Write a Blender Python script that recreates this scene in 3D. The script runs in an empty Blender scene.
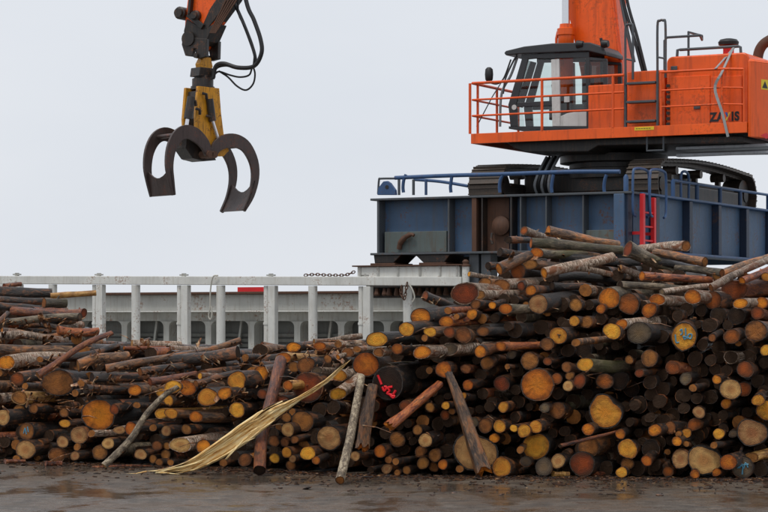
import bpy, bmesh, math, random
import numpy as np
from mathutils import Vector, Matrix
from mathutils.bvhtree import BVHTree

# ------------------------------------------------------------------ camera, sky, sun
scene = bpy.context.scene
F, CX, HY, CAMH = 2240.0, 384.0, 320.0, 2.0      # lens in photo pixels, eye height in metres
cam = bpy.data.cameras.new('camera'); camo = bpy.data.objects.new('camera', cam)
scene.collection.objects.link(camo); scene.camera = camo
camo.location = (0, 0, CAMH); camo.rotation_euler = (math.radians(90), 0, 0)
cam.sensor_width = 36.0; cam.lens = 36.0 * F / 768.0
cam.shift_y = (HY - 256.0) / 768.0
cam.clip_start = 0.5; cam.clip_end = 6000
SUN_EL, SUN_AZ = math.radians(66), math.radians(-140)   # azimuth from +Y, clockwise
world = bpy.data.worlds.new('World'); scene.world = world; world.use_nodes = True
wn, wl = world.node_tree.nodes, world.node_tree.links
bg = wn['Background']; bg.inputs['Strength'].default_value = 0.10
sky = wn.new('ShaderNodeTexSky'); sky.sky_type = 'NISHITA'; sky.sun_disc = False
sky.sun_elevation = SUN_EL; sky.sun_rotation = SUN_AZ; sky.air_density = 1.0; sky.dust_density = 3.0
wtc = wn.new('ShaderNodeTexCoord'); wmap = wn.new('ShaderNodeMapping'); wmap.inputs['Scale'].default_value = (1.2, 1.2, 3.5)
wno = wn.new('ShaderNodeTexNoise'); wno.inputs['Scale'].default_value = 2.2; wno.inputs['Detail'].default_value = 5
wr = wn.new('ShaderNodeValToRGB')
wr.color_ramp.elements[0].position = 0.3; wr.color_ramp.elements[0].color = (0.735, 0.775, 0.84, 1)
wr.color_ramp.elements[1].position = 0.72; wr.color_ramp.elements[1].color = (0.83, 0.855, 0.90, 1)
wsc = wn.new('ShaderNodeMixRGB'); wsc.blend_type = 'MULTIPLY'; wsc.inputs['Fac'].default_value = 1
wsc.inputs['Color2'].default_value = (10, 10, 10, 1)
wmx = wn.new('ShaderNodeMixRGB'); wmx.inputs['Fac'].default_value = 0.94
wl.new(wtc.outputs['Generated'], wmap.inputs['Vector']); wl.new(wmap.outputs['Vector'], wno.inputs['Vector'])
wl.new(wno.outputs['Fac'], wr.inputs['Fac']); wl.new(wr.outputs['Color'], wsc.inputs['Color1'])
wl.new(sky.outputs['Color'], wmx.inputs['Color1']); wl.new(wsc.outputs['Color'], wmx.inputs['Color2'])
wl.new(wmx.outputs['Color'], bg.inputs['Color'])
sun = bpy.data.lights.new('sun', 'SUN'); suno = bpy.data.objects.new('sun', sun); scene.collection.objects.link(suno)
sun.energy = 1.5; sun.angle = math.radians(14); sun.color = (1.0, 0.96, 0.9)
sd = Vector((math.sin(SUN_AZ) * math.cos(SUN_EL), math.cos(SUN_AZ) * math.cos(SUN_EL), math.sin(SUN_EL)))
suno.rotation_euler = sd.to_track_quat('Z', 'Y').to_euler(); suno.location = (0, 0, 40)
vs = scene.view_settings
vs.view_transform = 'Standard'; vs.look = 'None'; vs.exposure = 0.0; vs.gamma = 1.0; vs.use_curve_mapping = False
scene.render.engine = 'CYCLES'; scene.cycles.transparent_max_bounces = 32

R = random.Random(7)
C = scene.collection

# ------------------------------------------------------------------ materials
def new_mat(name):
    m = bpy.data.materials.new(name); m.use_nodes = True
    nt = m.node_tree
    return m, nt.nodes, nt.links, nt.nodes['Principled BSDF']

def ramp(n, stops):
    r = n.new('ShaderNodeValToRGB'); e = r.color_ramp.elements
    while len(e) < len(stops): e.new(0.5)
    for i, (p, c) in enumerate(stops):
        e[i].position = p; e[i].color = (c[0], c[1], c[2], 1)
    return r

def noise(n, l, vec, scale, detail=5, rough=0.6, dist=0.0):
    t = n.new('ShaderNodeTexNoise'); t.inputs['Scale'].default_value = scale; t.inputs['Detail'].default_value = detail
    t.inputs['Roughness'].default_value = rough; t.inputs['Distortion'].default_value = dist
    if vec is not None: l.new(vec, t.inputs['Vector'])
    return t.outputs['Fac']

def coords(n, l, scale=(1, 1, 1), rand=True):
    tc = n.new('ShaderNodeTexCoord'); mp = n.new('ShaderNodeMapping'); mp.inputs['Scale'].default_value = scale
    l.new(tc.outputs['Object'], mp.inputs['Vector'])
    if rand:
        oi = n.new('ShaderNodeObjectInfo'); mu = n.new('ShaderNodeMath'); mu.operation = 'MULTIPLY'; mu.inputs[1].default_value = 37.0
        l.new(oi.outputs['Random'], mu.inputs[0])
        cb = n.new('ShaderNodeCombineXYZ')
        for k in range(3): l.new(mu.outputs[0], cb.inputs[k])
        l.new(cb.outputs[0], mp.inputs['Location'])
    return mp.outputs['Vector']

def math_node(n, l, op, a, b):
    m = n.new('ShaderNodeMath'); m.operation = op
    for i, x in enumerate((a, b)):
        if isinstance(x, (int, float)): m.inputs[i].default_value = x
        else: l.new(x, m.inputs[i])
    return m.outputs[0]

def mix(n, l, fac, a, b, blend='MIX'):
    m = n.new('ShaderNodeMixRGB'); m.blend_type = blend
    for i, x in enumerate((fac, a, b)):
        if isinstance(x, (int, float)): m.inputs[i].default_value = x
        elif isinstance(x, tuple): m.inputs[i].default_value = (x[0], x[1], x[2], 1)
        else: l.new(x, m.inputs[i])
    return m.outputs[0]

def bump(n, l, bsdf, h, strength=0.4, dist=0.02):
    b = n.new('ShaderNodeBump'); b.inputs['Strength'].default_value = strength; b.inputs['Distance'].default_value = dist
    l.new(h, b.inputs['Height']); l.new(b.outputs['Normal'], bsdf.inputs['Normal'])

def painted(name, col, dirt=(0.03, 0.022, 0.016), amt=0.5, rough=0.4, rust=(0.13, 0.05, 0.02), rustamt=0.3, metal=0.0, scale=1.0):
    """weathered paint: tonal drift, vertical runs of grime, rust spots"""
    m, n, l, b = new_mat(name)
    v = coords(n, l, (1, 1, 1), rand=False); vr = coords(n, l, (9, 9, 0.9), rand=False)
    big = noise(n, l, v, 1.3 * scale, 4); runs = noise(n, l, vr, 1.1 * scale, 5); fine = noise(n, l, v, 14 * scale, 6, 0.7)
    c1 = mix(n, l, ramp_out(n, l, big, [(0.35, (0, 0, 0)), (0.7, (1, 1, 1))]), tuple(c * 0.86 for c in col), tuple(min(1, c * 1.1) for c in col))
    f = math_node(n, l, 'MULTIPLY', ramp_out(n, l, runs, [(0.5, (0, 0, 0)), (0.75, (1, 1, 1))]), amt)
    c2 = mix(n, l, f, c1, dirt)
    sp = math_node(n, l, 'MULTIPLY', fine, big)
    fr = math_node(n, l, 'MULTIPLY', ramp_out(n, l, sp, [(0.31, (0, 0, 0)), (0.37, (1, 1, 1))]), rustamt)
    c3 = mix(n, l, fr, c2, rust)
    l.new(c3, b.inputs['Base Color'])
    rr = math_node(n, l, 'ADD', math_node(n, l, 'MULTIPLY', fine, 0.3), rough - 0.12)
    l.new(rr, b.inputs['Roughness']); b.inputs['Metallic'].default_value = metal
    bump(n, l, b, fine, 0.12, 0.01)
    return m

def ramp_out(n, l, fac, stops):
    r = ramp(n, stops); l.new(fac, r.inputs['Fac']); return r.outputs['Color']

M = {}
M['orange'] = painted('orange_paint', (0.92, 0.115, 0.004), dirt=(0.20, 0.03, 0.006), amt=0.55, rough=0.34, rust=(0.07, 0.022, 0.010), rustamt=0.30)
M['orange_rail'] = painted('orange_rail_paint', (0.85, 0.10, 0.006), amt=0.25, rough=0.4, rustamt=0.5)
M['blue'] = painted('weathered_blue_paint', (0.058, 0.112, 0.20), dirt=(0.085, 0.085, 0.085), amt=0.7, rough=0.5, rustamt=0.8, scale=1.4)
M['blue_rail'] = painted('blue_rail_paint', (0.035, 0.09, 0.21), amt=0.3, rough=0.45, rustamt=0.3)
M['darkblue'] = painted('dark_blue_paint', (0.014, 0.028, 0.06), amt=0.5, rough=0.5, rustamt=0.5)
M['bluegreen'] = painted('faded_green_blue_paint', (0.10, 0.125, 0.12), dirt=(0.09, 0.05, 0.025), amt=0.8, rough=0.6, rustamt=0.7)
M['greysteel'] = painted('grey_steel', (0.075, 0.085, 0.095), amt=0.5, rough=0.5, rustamt=0.5)
M['lightsteel'] = painted('light_grey_steel', (0.30, 0.32, 0.34), amt=0.4, rough=0.45, rustamt=0.3)
M['darksteel'] = painted('dark_greasy_steel', (0.020, 0.017, 0.015), dirt=(0.075, 0.045, 0.028), amt=0.8, rough=0.42, rustamt=0.9, scale=2.2)
M['tracksteel'] = painted('worn_track_steel', (0.085, 0.066, 0.052), dirt=(0.025, 0.018, 0.014), amt=0.7, rough=0.42, rustamt=0.5, metal=0.2, scale=2)
M['rust'] = painted('rusty_steel', (0.10, 0.045, 0.025), dirt=(0.03, 0.018, 0.012), amt=0.6, rough=0.7, rustamt=0.6, scale=2)
M['grapsteel'] = painted('grapple_steel', (0.07, 0.05, 0.045), dirt=(0.02, 0.014, 0.012), amt=0.7, rough=0.38, rust=(0.16, 0.05, 0.025), rustamt=0.8, scale=2, metal=0.25)
M['yellow'] = painted('chipped_yellow_paint', (0.72, 0.32, 0.015), dirt=(0.06, 0.028, 0.014), amt=0.95, rough=0.45, rust=(0.10, 0.035, 0.016), rustamt=1.0, scale=3.2)
M['white'] = painted('ship_white_paint', (0.66, 0.66, 0.62), dirt=(0.38, 0.32, 0.24), amt=0.45, rough=0.45, rust=(0.22, 0.09, 0.035), rustamt=0.65, scale=1.6)
M['cream'] = painted('dull_grey_white_paint', (0.43, 0.43, 0.40), dirt=(0.2, 0.15, 0.1), amt=0.5, rough=0.5, rust=(0.2, 0.08, 0.03), rustamt=0.7, scale=1.3)
M['shipgrey'] = painted('shipboard_grey_panel', (0.15, 0.155, 0.145), dirt=(0.07, 0.06, 0.05), amt=0.5, rough=0.55, rustamt=0.3)
M['hull'] = painted('hull_paint', (0.05, 0.06, 0.08), amt=0.5, rough=0.5, rustamt=0.7)
M['red'] = painted('red_paint', (0.72, 0.015, 0.02), amt=0.2, rough=0.4, rustamt=0.2)
M['black'] = painted('black_rubber', (0.012, 0.012, 0.013), amt=0.2, rough=0.45, rustamt=0.0)
M['cabframe'] = painted('dark_cab_paint', (0.03, 0.032, 0.036), amt=0.35, rough=0.35, rustamt=0.1)
M['cabwhite'] = painted('pale_cab_panel', (0.62, 0.62, 0.60), amt=0.3, rough=0.4, rustamt=0.1)
M['seat'] = painted('seat_fabric', (0.05, 0.05, 0.055), amt=0.2, rough=0.8, rustamt=0.0)
M['strap'] = painted('grey_webbing', (0.33, 0.34, 0.34), amt=0.3, rough=0.8, rustamt=0.0)
M['rope'] = painted('pale_rope', (0.5, 0.48, 0.42), amt=0.3, rough=0.8, rustamt=0.0)
M['label_yellow'] = painted('yellow_label', (0.85, 0.6, 0.02), amt=0.15, rough=0.4, rustamt=0.0)
M['letter_black'] = painted('black_lettering', (0.01, 0.01, 0.012), amt=0.1, rough=0.4, rustamt=0.0)
M['letter_blue'] = painted('blue_lettering', (0.03, 0.12, 0.45), amt=0.1, rough=0.4, rustamt=0.0)
M['letter_yellow'] = painted('yellow_lettering', (0.8, 0.55, 0.05), amt=0.1, rough=0.4, rustamt=0.0)
M['spray_red'] = painted('red_spray_paint', (0.8, 0.01, 0.02), amt=0.1, rough=0.5, rustamt=0.0)
M['spray_blue'] = painted('blue_marker_paint', (0.10, 0.30, 0.42), amt=0.3, rough=0.6, rustamt=0.0)
m, n, l, b = new_mat('chrome_rod'); b.inputs['Base Color'].default_value = (0.7, 0.7, 0.72, 1); b.inputs['Metallic'].default_value = 1; b.inputs['Roughness'].default_value = 0.18
M['chrome'] = m
# glass: clear sheet with a fresnel reflection
m, n, l, b = new_mat('cab_glass'); n.remove(b)
tr = n.new('ShaderNodeBsdfTransparent'); tr.inputs['Color'].default_value = (0.86, 0.93, 0.91, 1)
gl = n.new('ShaderNodeBsdfGlossy'); gl.inputs['Roughness'].default_value = 0.03
fr = n.new('ShaderNodeFresnel'); fr.inputs['IOR'].default_value = 1.55
ms = n.new('ShaderNodeMixShader')
fb = math_node(n, l, 'ADD', fr.outputs[0], 0.02)
l.new(fb, ms.inputs[0]); l.new(tr.outputs[0], ms.inputs[1]); l.new(gl.outputs[0], ms.inputs[2])
l.new(ms.outputs[0], n['Material Output'].inputs['Surface']); M['glass'] = m

# bark and sawn wood ---------------------------------------------------------
def bark(name, c_dark, c_mid, c_light, light_at=0.62, moss=None, stretch=0.25, bs=1.0, rough=0.5, horiz=False, patch=None, patch_at=0.66):
    m, n, l, b = new_mat(name)
    sc = (1, 1, stretch) if not horiz else (0.45, 0.45, 2.4)
    v = coords(n, l, sc); v0 = coords(n, l, (1, 1, 0.6))
    a = noise(n, l, v, 26, 8, 0.78, 0.8); p = noise(n, l, v0, 6.5, 6, 0.68, 0.6); q = noise(n, l, v0, 2.1, 4, 0.6, 0.3)
    ap = math_node(n, l, 'ADD', math_node(n, l, 'MULTIPLY', a, 0.6), math_node(n, l, 'MULTIPLY', p, 0.4))
    c = ramp_out(n, l, ap, [(0.41, c_dark), (0.5, c_mid), (light_at - 0.03, c_light)])
    if patch:
        f = ramp_out(n, l, math_node(n, l, 'ADD', math_node(n, l, 'MULTIPLY', p, 0.75), math_node(n, l, 'MULTIPLY', a, 0.25)), [(patch_at - 0.08, (0, 0, 0)), (patch_at, (1, 1, 1))])
        c = mix(n, l, f, c, patch)
    if moss:
        f = ramp_out(n, l, q, [(0.5, (0, 0, 0)), (0.62, (0.8, 0.8, 0.8))]); c = mix(n, l, f, c, moss)
    oi = n.new('ShaderNodeObjectInfo')
    hv = n.new('ShaderNodeHueSaturation')
    val = math_node(n, l, 'ADD', math_node(n, l, 'MULTIPLY', oi.outputs['Random'], 0.9), 0.6)
    l.new(val, hv.inputs['Value']); l.new(c, hv.inputs['Color']); l.new(hv.outputs[0], b.inputs['Base Color'])
    rr = math_node(n, l, 'ADD', math_node(n, l, 'MULTIPLY', p, 0.5), rough - 0.25); l.new(rr, b.inputs['Roughness'])
    bump(n, l, b, ap, bs, 0.05)
    b.inputs['Coat Weight'].default_value = 0.32 if rough < 0.45 else 0.18; b.inputs['Coat Roughness'].default_value = 0.16   # rain-wet
    bn = [x for x in n if x.type == 'BUMP'][0]; l.new(bn.outputs['Normal'], b.inputs['Coat Normal'])
    return m

BARK = {
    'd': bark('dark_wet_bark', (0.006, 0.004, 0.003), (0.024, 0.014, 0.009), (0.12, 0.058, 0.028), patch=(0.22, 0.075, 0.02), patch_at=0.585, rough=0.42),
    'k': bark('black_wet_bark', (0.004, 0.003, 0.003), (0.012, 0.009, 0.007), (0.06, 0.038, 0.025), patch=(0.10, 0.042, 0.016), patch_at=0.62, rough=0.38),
    'b': bark('birch_bark', (0.030, 0.014, 0.008), (0.33, 0.22, 0.14), (0.80, 0.71, 0.60), 0.57, horiz=True, patch=(0.20, 0.07, 0.022), patch_at=0.57, rough=0.5),
    'p': bark('red_pine_bark', (0.032, 0.007, 0.003), (0.25, 0.056, 0.011), (0.55, 0.18, 0.04), patch=(0.03, 0.012, 0.006), patch_at=0.63, rough=0.36),
    'g': bark('grey_mossy_bark', (0.022, 0.016, 0.011), (0.105, 0.078, 0.046), (0.30, 0.23, 0.15), moss=(0.06, 0.055, 0.012), rough=0.5),
    'l': bark('grey_lichen_bark', (0.035, 0.024, 0.014), (0.15, 0.108, 0.066), (0.38, 0.31, 0.21), 0.59, stretch=0.6, rough=0.55),
    'n': bark('brown_bark', (0.022, 0.010, 0.005), (0.14, 0.066, 0.028), (0.40, 0.22, 0.10), patch=(0.36, 0.12, 0.025), patch_at=0.59, rough=0.42),
    'y': bark('peeled_yellow_wood', (0.10, 0.038, 0.010), (0.42, 0.20, 0.05), (0.70, 0.44, 0.14), bs=0.5, patch=(0.06, 0.025, 0.01), patch_at=0.63),
}

def sawn(name, heart, sap, rim, dirt=0.35, rings=60):
    m, n, l, b = new_mat(name)
    tc = n.new('ShaderNodeTexCoord'); v = coords(n, l)
    wob = noise(n, l, v, 6, 4); fine = noise(n, l, v, 55, 6, 0.8); big = noise(n, l, v, 7.5, 6, 0.7, 0.5)
    sx = n.new('ShaderNodeSeparateXYZ'); l.new(tc.outputs['Object'], sx.inputs[0])
    xy = n.new('ShaderNodeCombineXYZ'); l.new(sx.outputs[0], xy.inputs[0]); l.new(sx.outputs[1], xy.inputs[1])
    ln = n.new('ShaderNodeVectorMath'); ln.operation = 'LENGTH'; l.new(xy.outputs[0], ln.inputs[0])
    rad = math_node(n, l, 'ADD', ln.outputs['Value'], math_node(n, l, 'MULTIPLY', wob, 0.06))
    sn = math_node(n, l, 'SINE', math_node(n, l, 'MULTIPLY', rad, rings * 6.28), 0.0)
    at = n.new('ShaderNodeAttribute'); at.attribute_name = 'rim'     # 0 in the pith, 1 at the bark
    rf = math_node(n, l, 'ADD', at.outputs['Fac'], math_node(n, l, 'MULTIPLY', math_node(n, l, 'SUBTRACT', big, 0.5), 0.7))
    c = ramp_out(n, l, rf, [(0.25, heart), (0.62, sap), (0.97, rim)])
    c = mix(n, l, math_node(n, l, 'MULTIPLY', math_node(n, l, 'ADD', sn, 1), 0.13), c, tuple(x * 0.45 for x in heart))
    f = math_node(n, l, 'MULTIPLY', ramp_out(n, l, math_node(n, l, 'ADD', math_node(n, l, 'MULTIPLY', fine, 0.4), math_node(n, l, 'MULTIPLY', big, 0.6)), [(0.44, (0, 0, 0)), (0.60, (1, 1, 1))]), dirt)
    c = mix(n, l, f, c, (0.05, 0.026, 0.014))
    oi = n.new('ShaderNodeObjectInfo'); hv = n.new('ShaderNodeHueSaturation')
    l.new(math_node(n, l, 'ADD', math_node(n, l, 'MULTIPLY', oi.outputs['Random'], 0.5), 0.82), hv.inputs['Value'])
    l.new(math_node(n, l, 'ADD', math_node(n, l, 'MULTIPLY', oi.outputs['Random'], 0.016), 0.494), hv.inputs['Hue'])
    l.new(c, hv.inputs['Color']); l.new(hv.outputs[0], b.inputs['Base Color']); b.inputs['Roughness'].default_value = 0.6; b.inputs['Specular IOR Level'].default_value = 0.22
    bump(n, l, b, math_node(n, l, 'ADD', math_node(n, l, 'MULTIPLY', sn, 0.15), math_node(n, l, 'ADD', fine, big)), 0.6, 0.02)
    return m

END = {
    'o': sawn('fresh_orange_sawn_wood', (0.74, 0.23, 0.020), (0.66, 0.18, 0.016), (0.30, 0.07, 0.010), 0.55),
    'y': sawn('fresh_yellow_sawn_wood', (0.78, 0.30, 0.030), (0.80, 0.36, 0.042), (0.45, 0.15, 0.018), 0.45),
    't': sawn('pale_tan_sawn_wood', (0.45, 0.19, 0.065), (0.58, 0.32, 0.12), (0.32, 0.15, 0.055), 0.45),
    'b': sawn('weathered_brown_sawn_wood', (0.36, 0.125, 0.028), (0.38, 0.14, 0.036), (0.13, 0.045, 0.014), 0.6),
    'r': sawn('reddish_sawn_wood', (0.36, 0.075, 0.014), (0.26, 0.055, 0.014), (0.10, 0.03, 0.012), 0.6),
    'g': sawn('grey_weathered_sawn_wood', (0.19, 0.12, 0.065), (0.14, 0.10, 0.066), (0.06, 0.045, 0.033), 0.55),
    'd': sawn('dark_shade_sawn_wood', (0.030, 0.013, 0.005), (0.018, 0.008, 0.004), (0.007, 0.004, 0.003), 0.6),  # dark ends, taken near black to paint the shade between the logs
}
m, n, l, b = new_mat('splintered_pale_wood')
tc = n.new('ShaderNodeTexCoord'); r1 = n.new('ShaderNodeMapping'); r1.inputs['Rotation'].default_value = (0, math.radians(30), 0); r2 = n.new('ShaderNodeMapping'); r2.inputs['Scale'].default_value = (1.4, 30, 30)
l.new(tc.outputs['Object'], r1.inputs['Vector']); l.new(r1.outputs['Vector'], r2.inputs['Vector'])
a = noise(n, l, r2.outputs['Vector'], 1.0, 6, 0.7, 0.3); q = noise(n, l, tc.outputs['Object'], 5, 4)
l.new(ramp_out(n, l, math_node(n, l, 'ADD', math_node(n, l, 'MULTIPLY', a, 0.7), math_node(n, l, 'MULTIPLY', q, 0.3)), [(0.38, (0.30, 0.12, 0.03)), (0.45, (0.74, 0.46, 0.15)), (0.55, (0.88, 0.71, 0.38))]), b.inputs['Base Color'])
b.inputs['Roughness'].default_value = 0.6; bump(n, l, b, a, 0.6, 0.02); M['splinter'] = m
m, n, l, b = new_mat('bark_litter')
oi = n.new('ShaderNodeTexCoord'); a = noise(n, l, oi.outputs['Object'], 9, 3, 0.6)
l.new(ramp_out(n, l, a, [(0.36, (0.018, 0.010, 0.007)), (0.48, (0.11, 0.047, 0.02)), (0.55, (0.34, 0.13, 0.04)), (0.64, (0.55, 0.40, 0.24))]), b.inputs['Base Color'])
b.inputs['Roughness'].default_value = 0.55; M['litter'] = m

m, n, l, b = new_mat('wet_ground_litter')
oi = n.new('ShaderNodeTexCoord'); a = noise(n, l, oi.outputs['Object'], 11, 3, 0.6)
l.new(ramp_out(n, l, a, [(0.40, (0.012, 0.007, 0.005)), (0.53, (0.05, 0.022, 0.011)), (0.63, (0.16, 0.07, 0.03)), (0.72, (0.40, 0.26, 0.14))]), b.inputs['Base Color'])
b.inputs['Roughness'].default_value = 0.35; M['ground_litter'] = m
# wet asphalt ------------------------------------------------------------------
m, n, l, b = new_mat('wet_asphalt')
tc = n.new('ShaderNodeTexCoord'); v = tc.outputs['Object']
mp = n.new('ShaderNodeMapping'); mp.inputs['Scale'].default_value = (1, 0.55, 1); l.new(v, mp.inputs['Vector'])
pud = noise(n, l, mp.outputs['Vector'], 0.8, 6, 0.6, 0.4); grit = noise(n, l, v, 60, 4, 0.7); mid = noise(n, l, v, 5, 5, 0.65)
mud = noise(n, l, mp.outputs['Vector'], 1.7, 5, 0.65)
big = noise(n, l, v, 2.6, 6, 0.7); pat = math_node(n, l, 'ADD', math_node(n, l, 'MULTIPLY', mid, 0.5), math_node(n, l, 'MULTIPLY', big, 0.5))
c = ramp_out(n, l, pat, [(0.38, (0.030, 0.024, 0.018)), (0.5, (0.075, 0.060, 0.046)), (0.62, (0.15, 0.124, 0.098))])
c = mix(n, l, math_node(n, l, 'MULTIPLY', ramp_out(n, l, mud, [(0.46, (0, 0, 0)), (0.6, (1, 1, 1))]), 0.6), c, (0.10, 0.062, 0.034))
c = mix(n, l, math_node(n, l, 'MULTIPLY', ramp_out(n, l, grit, [(0.56, (0, 0, 0)), (0.64, (1, 1, 1))]), 0.7), c, (0.33, 0.29, 0.25))
l.new(c, b.inputs['Base Color'])
pw = math_node(n, l, 'ADD', math_node(n, l, 'MULTIPLY', pud, 0.65), math_node(n, l, 'MULTIPLY', big, 0.35))
wet = ramp_out(n, l, pw, [(0.45, (0.42, 0.42, 0.42)), (0.55, (0.10, 0.10, 0.10))])
l.new(wet, b.inputs['Roughness']); l.new(ramp_out(n, l, pw, [(0.46, (0.25, 0.25, 0.25)), (0.56, (0.55, 0.55, 0.55))]), b.inputs['Specular IOR Level'])
hgt = math_node(n, l, 'ADD', math_node(n, l, 'MULTIPLY', grit, 0.8), math_node(n, l, 'MULTIPLY', pat, 3.0))
bp = n.new('ShaderNodeBump'); bp.inputs['Distance'].default_value = 0.02
l.new(ramp_out(n, l, pw, [(0.45, (0.7, 0.7, 0.7)), (0.56, (0.06, 0.06, 0.06))]), bp.inputs['Strength'])
l.new(hgt, bp.inputs['Height']); l.new(bp.outputs['Normal'], b.inputs['Normal']); M['asphalt'] = m
m, n, l, b = new_mat('harbour_water'); b.inputs['Base Color'].default_value = (0.02, 0.035, 0.04, 1); b.inputs['Roughness'].default_value = 0.08
tc = n.new('ShaderNodeTexCoord'); bump(n, l, b, noise(n, l, tc.outputs['Object'], 0.8, 4), 0.5, 0.3); M['water'] = m
m, n, l, b = new_mat('quay_concrete'); tc = n.new('ShaderNodeTexCoord')
l.new(ramp_out(n, l, noise(n, l, tc.outputs['Object'], 3, 6), [(0.3, (0.12, 0.11, 0.1)), (0.7, (0.26, 0.25, 0.23))]), b.inputs['Base Color']); b.inputs['Roughness'].default_value = 0.6; M['concrete'] = m

# ------------------------------------------------------------------ mesh building
class MB:
    def __init__(s): s.v = []; s.f = []; s.mi = []
    def add(s, vs, fs, mi=0):
        o = len(s.v); s.v += [tuple(p) for p in vs]; s.f += [tuple(i + o for i in f) for f in fs]; s.mi += [mi] * len(fs); return s
    def box(s, x0, x1, y0, y1, z0, z1, mi=0):
        vs = [(x, y, z) for z in (z0, z1) for y in (y0, y1) for x in (x0, x1)]
        return s.add(vs, [(0, 2, 3, 1), (4, 5, 7, 6), (0, 1, 5, 4), (2, 6, 7, 3), (0, 4, 6, 2), (1, 3, 7, 5)], mi)
    def beam(s, p, q, w, h, up=(0, 0, 1), mi=0):
        p, q = Vector(p), Vector(q); d = (q - p).normalized(); up = Vector(up)
        if abs(d.dot(up)) > 0.98: up = Vector((0, 1, 0))
        sx = d.cross(up).normalized() * (w / 2); sy = sx.cross(d).normalized() * (h / 2)
        vs = [c + a * sx + b2 * sy for c in (p, q) for a, b2 in ((-1, -1), (1, -1), (1, 1), (-1, 1))]
        return s.add(vs, [(3, 2, 1, 0), (4, 5, 6, 7), (0, 1, 5, 4), (1, 2, 6, 5), (2, 3, 7, 6), (3, 0, 4, 7)], mi)
    def tube(s, pts, r, seg=10, cap=True, mi=0):
        pts = [Vector(p) for p in pts]; N = len(pts); rs = r if isinstance(r, (list, tuple)) else [r] * N
        t0 = (pts[1] - pts[0]).normalized(); ref = Vector((0, 0, 1)) if abs(t0.z) < 0.9 else Vector((0, 1, 0))
        nx = t0.cross(ref).normalized(); vs = []; fs = []
        for i in range(N):
            t = (pts[min(i + 1, N - 1)] - pts[max(i - 1, 0)]).normalized()
            nx = (nx - t * nx.dot(t)).normalized(); ny = t.cross(nx)
            for k in range(seg):
                a = 2 * math.pi * k / seg; vs.append(pts[i] + (nx * math.cos(a) + ny * math.sin(a)) * rs[i])
        for i in range(N - 1):
            for k in range(seg):
                a, b2 = i * seg + k, i * seg + (k + 1) % seg; fs.append((a, b2, b2 + seg, a + seg))
        if cap: fs.append(tuple(range(seg - 1, -1, -1))); fs.append(tuple(range((N - 1) * seg, N * seg)))
        return s.add(vs, fs, mi)
    def cyl(s, p, q, r, seg=20, mi=0): return s.tube([p, q], r, seg, True, mi)
    def prism(s, poly, fn, d0, d1, mi=0):
        """poly: 2D outline, fn(x, y, d) -> 3D, extruded from d0 to d1"""
        N = len(poly); vs = [fn(x, y, d0) for x, y in poly] + [fn(x, y, d1) for x, y in poly]
        fs = [tuple(range(N)), tuple(range(2 * N - 1, N - 1, -1))] + [(i, i + N, (i + 1) % N + N, (i + 1) % N) for i in range(N)]
        return s.add(vs, fs, mi)
    def lathe(s, base, prof, seg=24, mi=0):
        b0 = Vector(base); vs = []; fs = []
        for r, z in prof:
            for k in range(seg):
                a = 2 * math.pi * k / seg; vs.append(b0 + Vector((r * math.cos(a), r * math.sin(a), z)))
        for i in range(len(prof) - 1):
            for k in range(seg):
                a, b2 = i * seg + k, i * seg + (k + 1) % seg; fs.append((a, b2, b2 + seg, a + seg))
        fs.append(tuple(range(seg - 1, -1, -1))); fs.append(tuple(range((len(prof) - 1) * seg, len(prof) * seg)))
        return s.add(vs, fs, mi)
    def build(s, name, mat, parent=None, bevel=0.0, smooth=None, mats=None):
        me = bpy.data.meshes.new(name); org = ORG.get(parent.name, Vector((0, 0, 0))) if parent else Vector((0, 0, 0))
        me.from_pydata([tuple(Vector(p) - org) for p in s.v], [], s.f)
        for mm in (mats or [mat]): me.materials.append(M[mm] if isinstance(mm, str) else mm)
        if mats: me.polygons.foreach_set('material_index', s.mi)
        bm = bmesh.new(); bm.from_mesh(me); bmesh.ops.recalc_face_normals(bm, faces=bm.faces); bm.to_mesh(me); bm.free()
        o = bpy.data.objects.new(name, me); C.objects.link(o)
        if parent: o.parent = parent; ORG[o.name] = org
        if bevel:
            bv = o.modifiers.new('bevel', 'BEVEL'); bv.width = bevel; bv.segments = 2; bv.limit_method = 'ANGLE'; bv.angle_limit = math.radians(40)
        if smooth is not None:
            me.polygons.foreach_set('use_smooth', [True] * len(me.polygons)); me.set_sharp_from_angle(angle=math.radians(smooth))
        return o

ORG = {}
def tag(o, label, cat=None, group=None, kind=None):
    if label: o['label'] = label
    if cat: o['category'] = cat
    if group: o['group'] = group
    if kind: o['kind'] = kind
    return o

def catmull(pts, n=8):
    P = [Vector(p) for p in pts]; P = [P[0] * 2 - P[1]] + P + [P[-1] * 2 - P[-2]]; out = []
    for i in range(1, len(P) - 2):
        for k in range(n):
            t = k / n; a, b2, c2, d = P[i - 1], P[i], P[i + 1], P[i + 2]
            out.append(0.5 * ((2 * b2) + (c2 - a) * t + (2 * a - 5 * b2 + 4 * c2 - d) * t * t + (3 * b2 - a - 3 * c2 + d) * t ** 3))
    out.append(P[-2]); return out

def PX(x, y, d):
    """world point seen at photo pixel (x, y) at distance d"""
    return Vector(((x - CX) / F * d, d, CAMH + (HY - y) / F * d))

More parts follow.
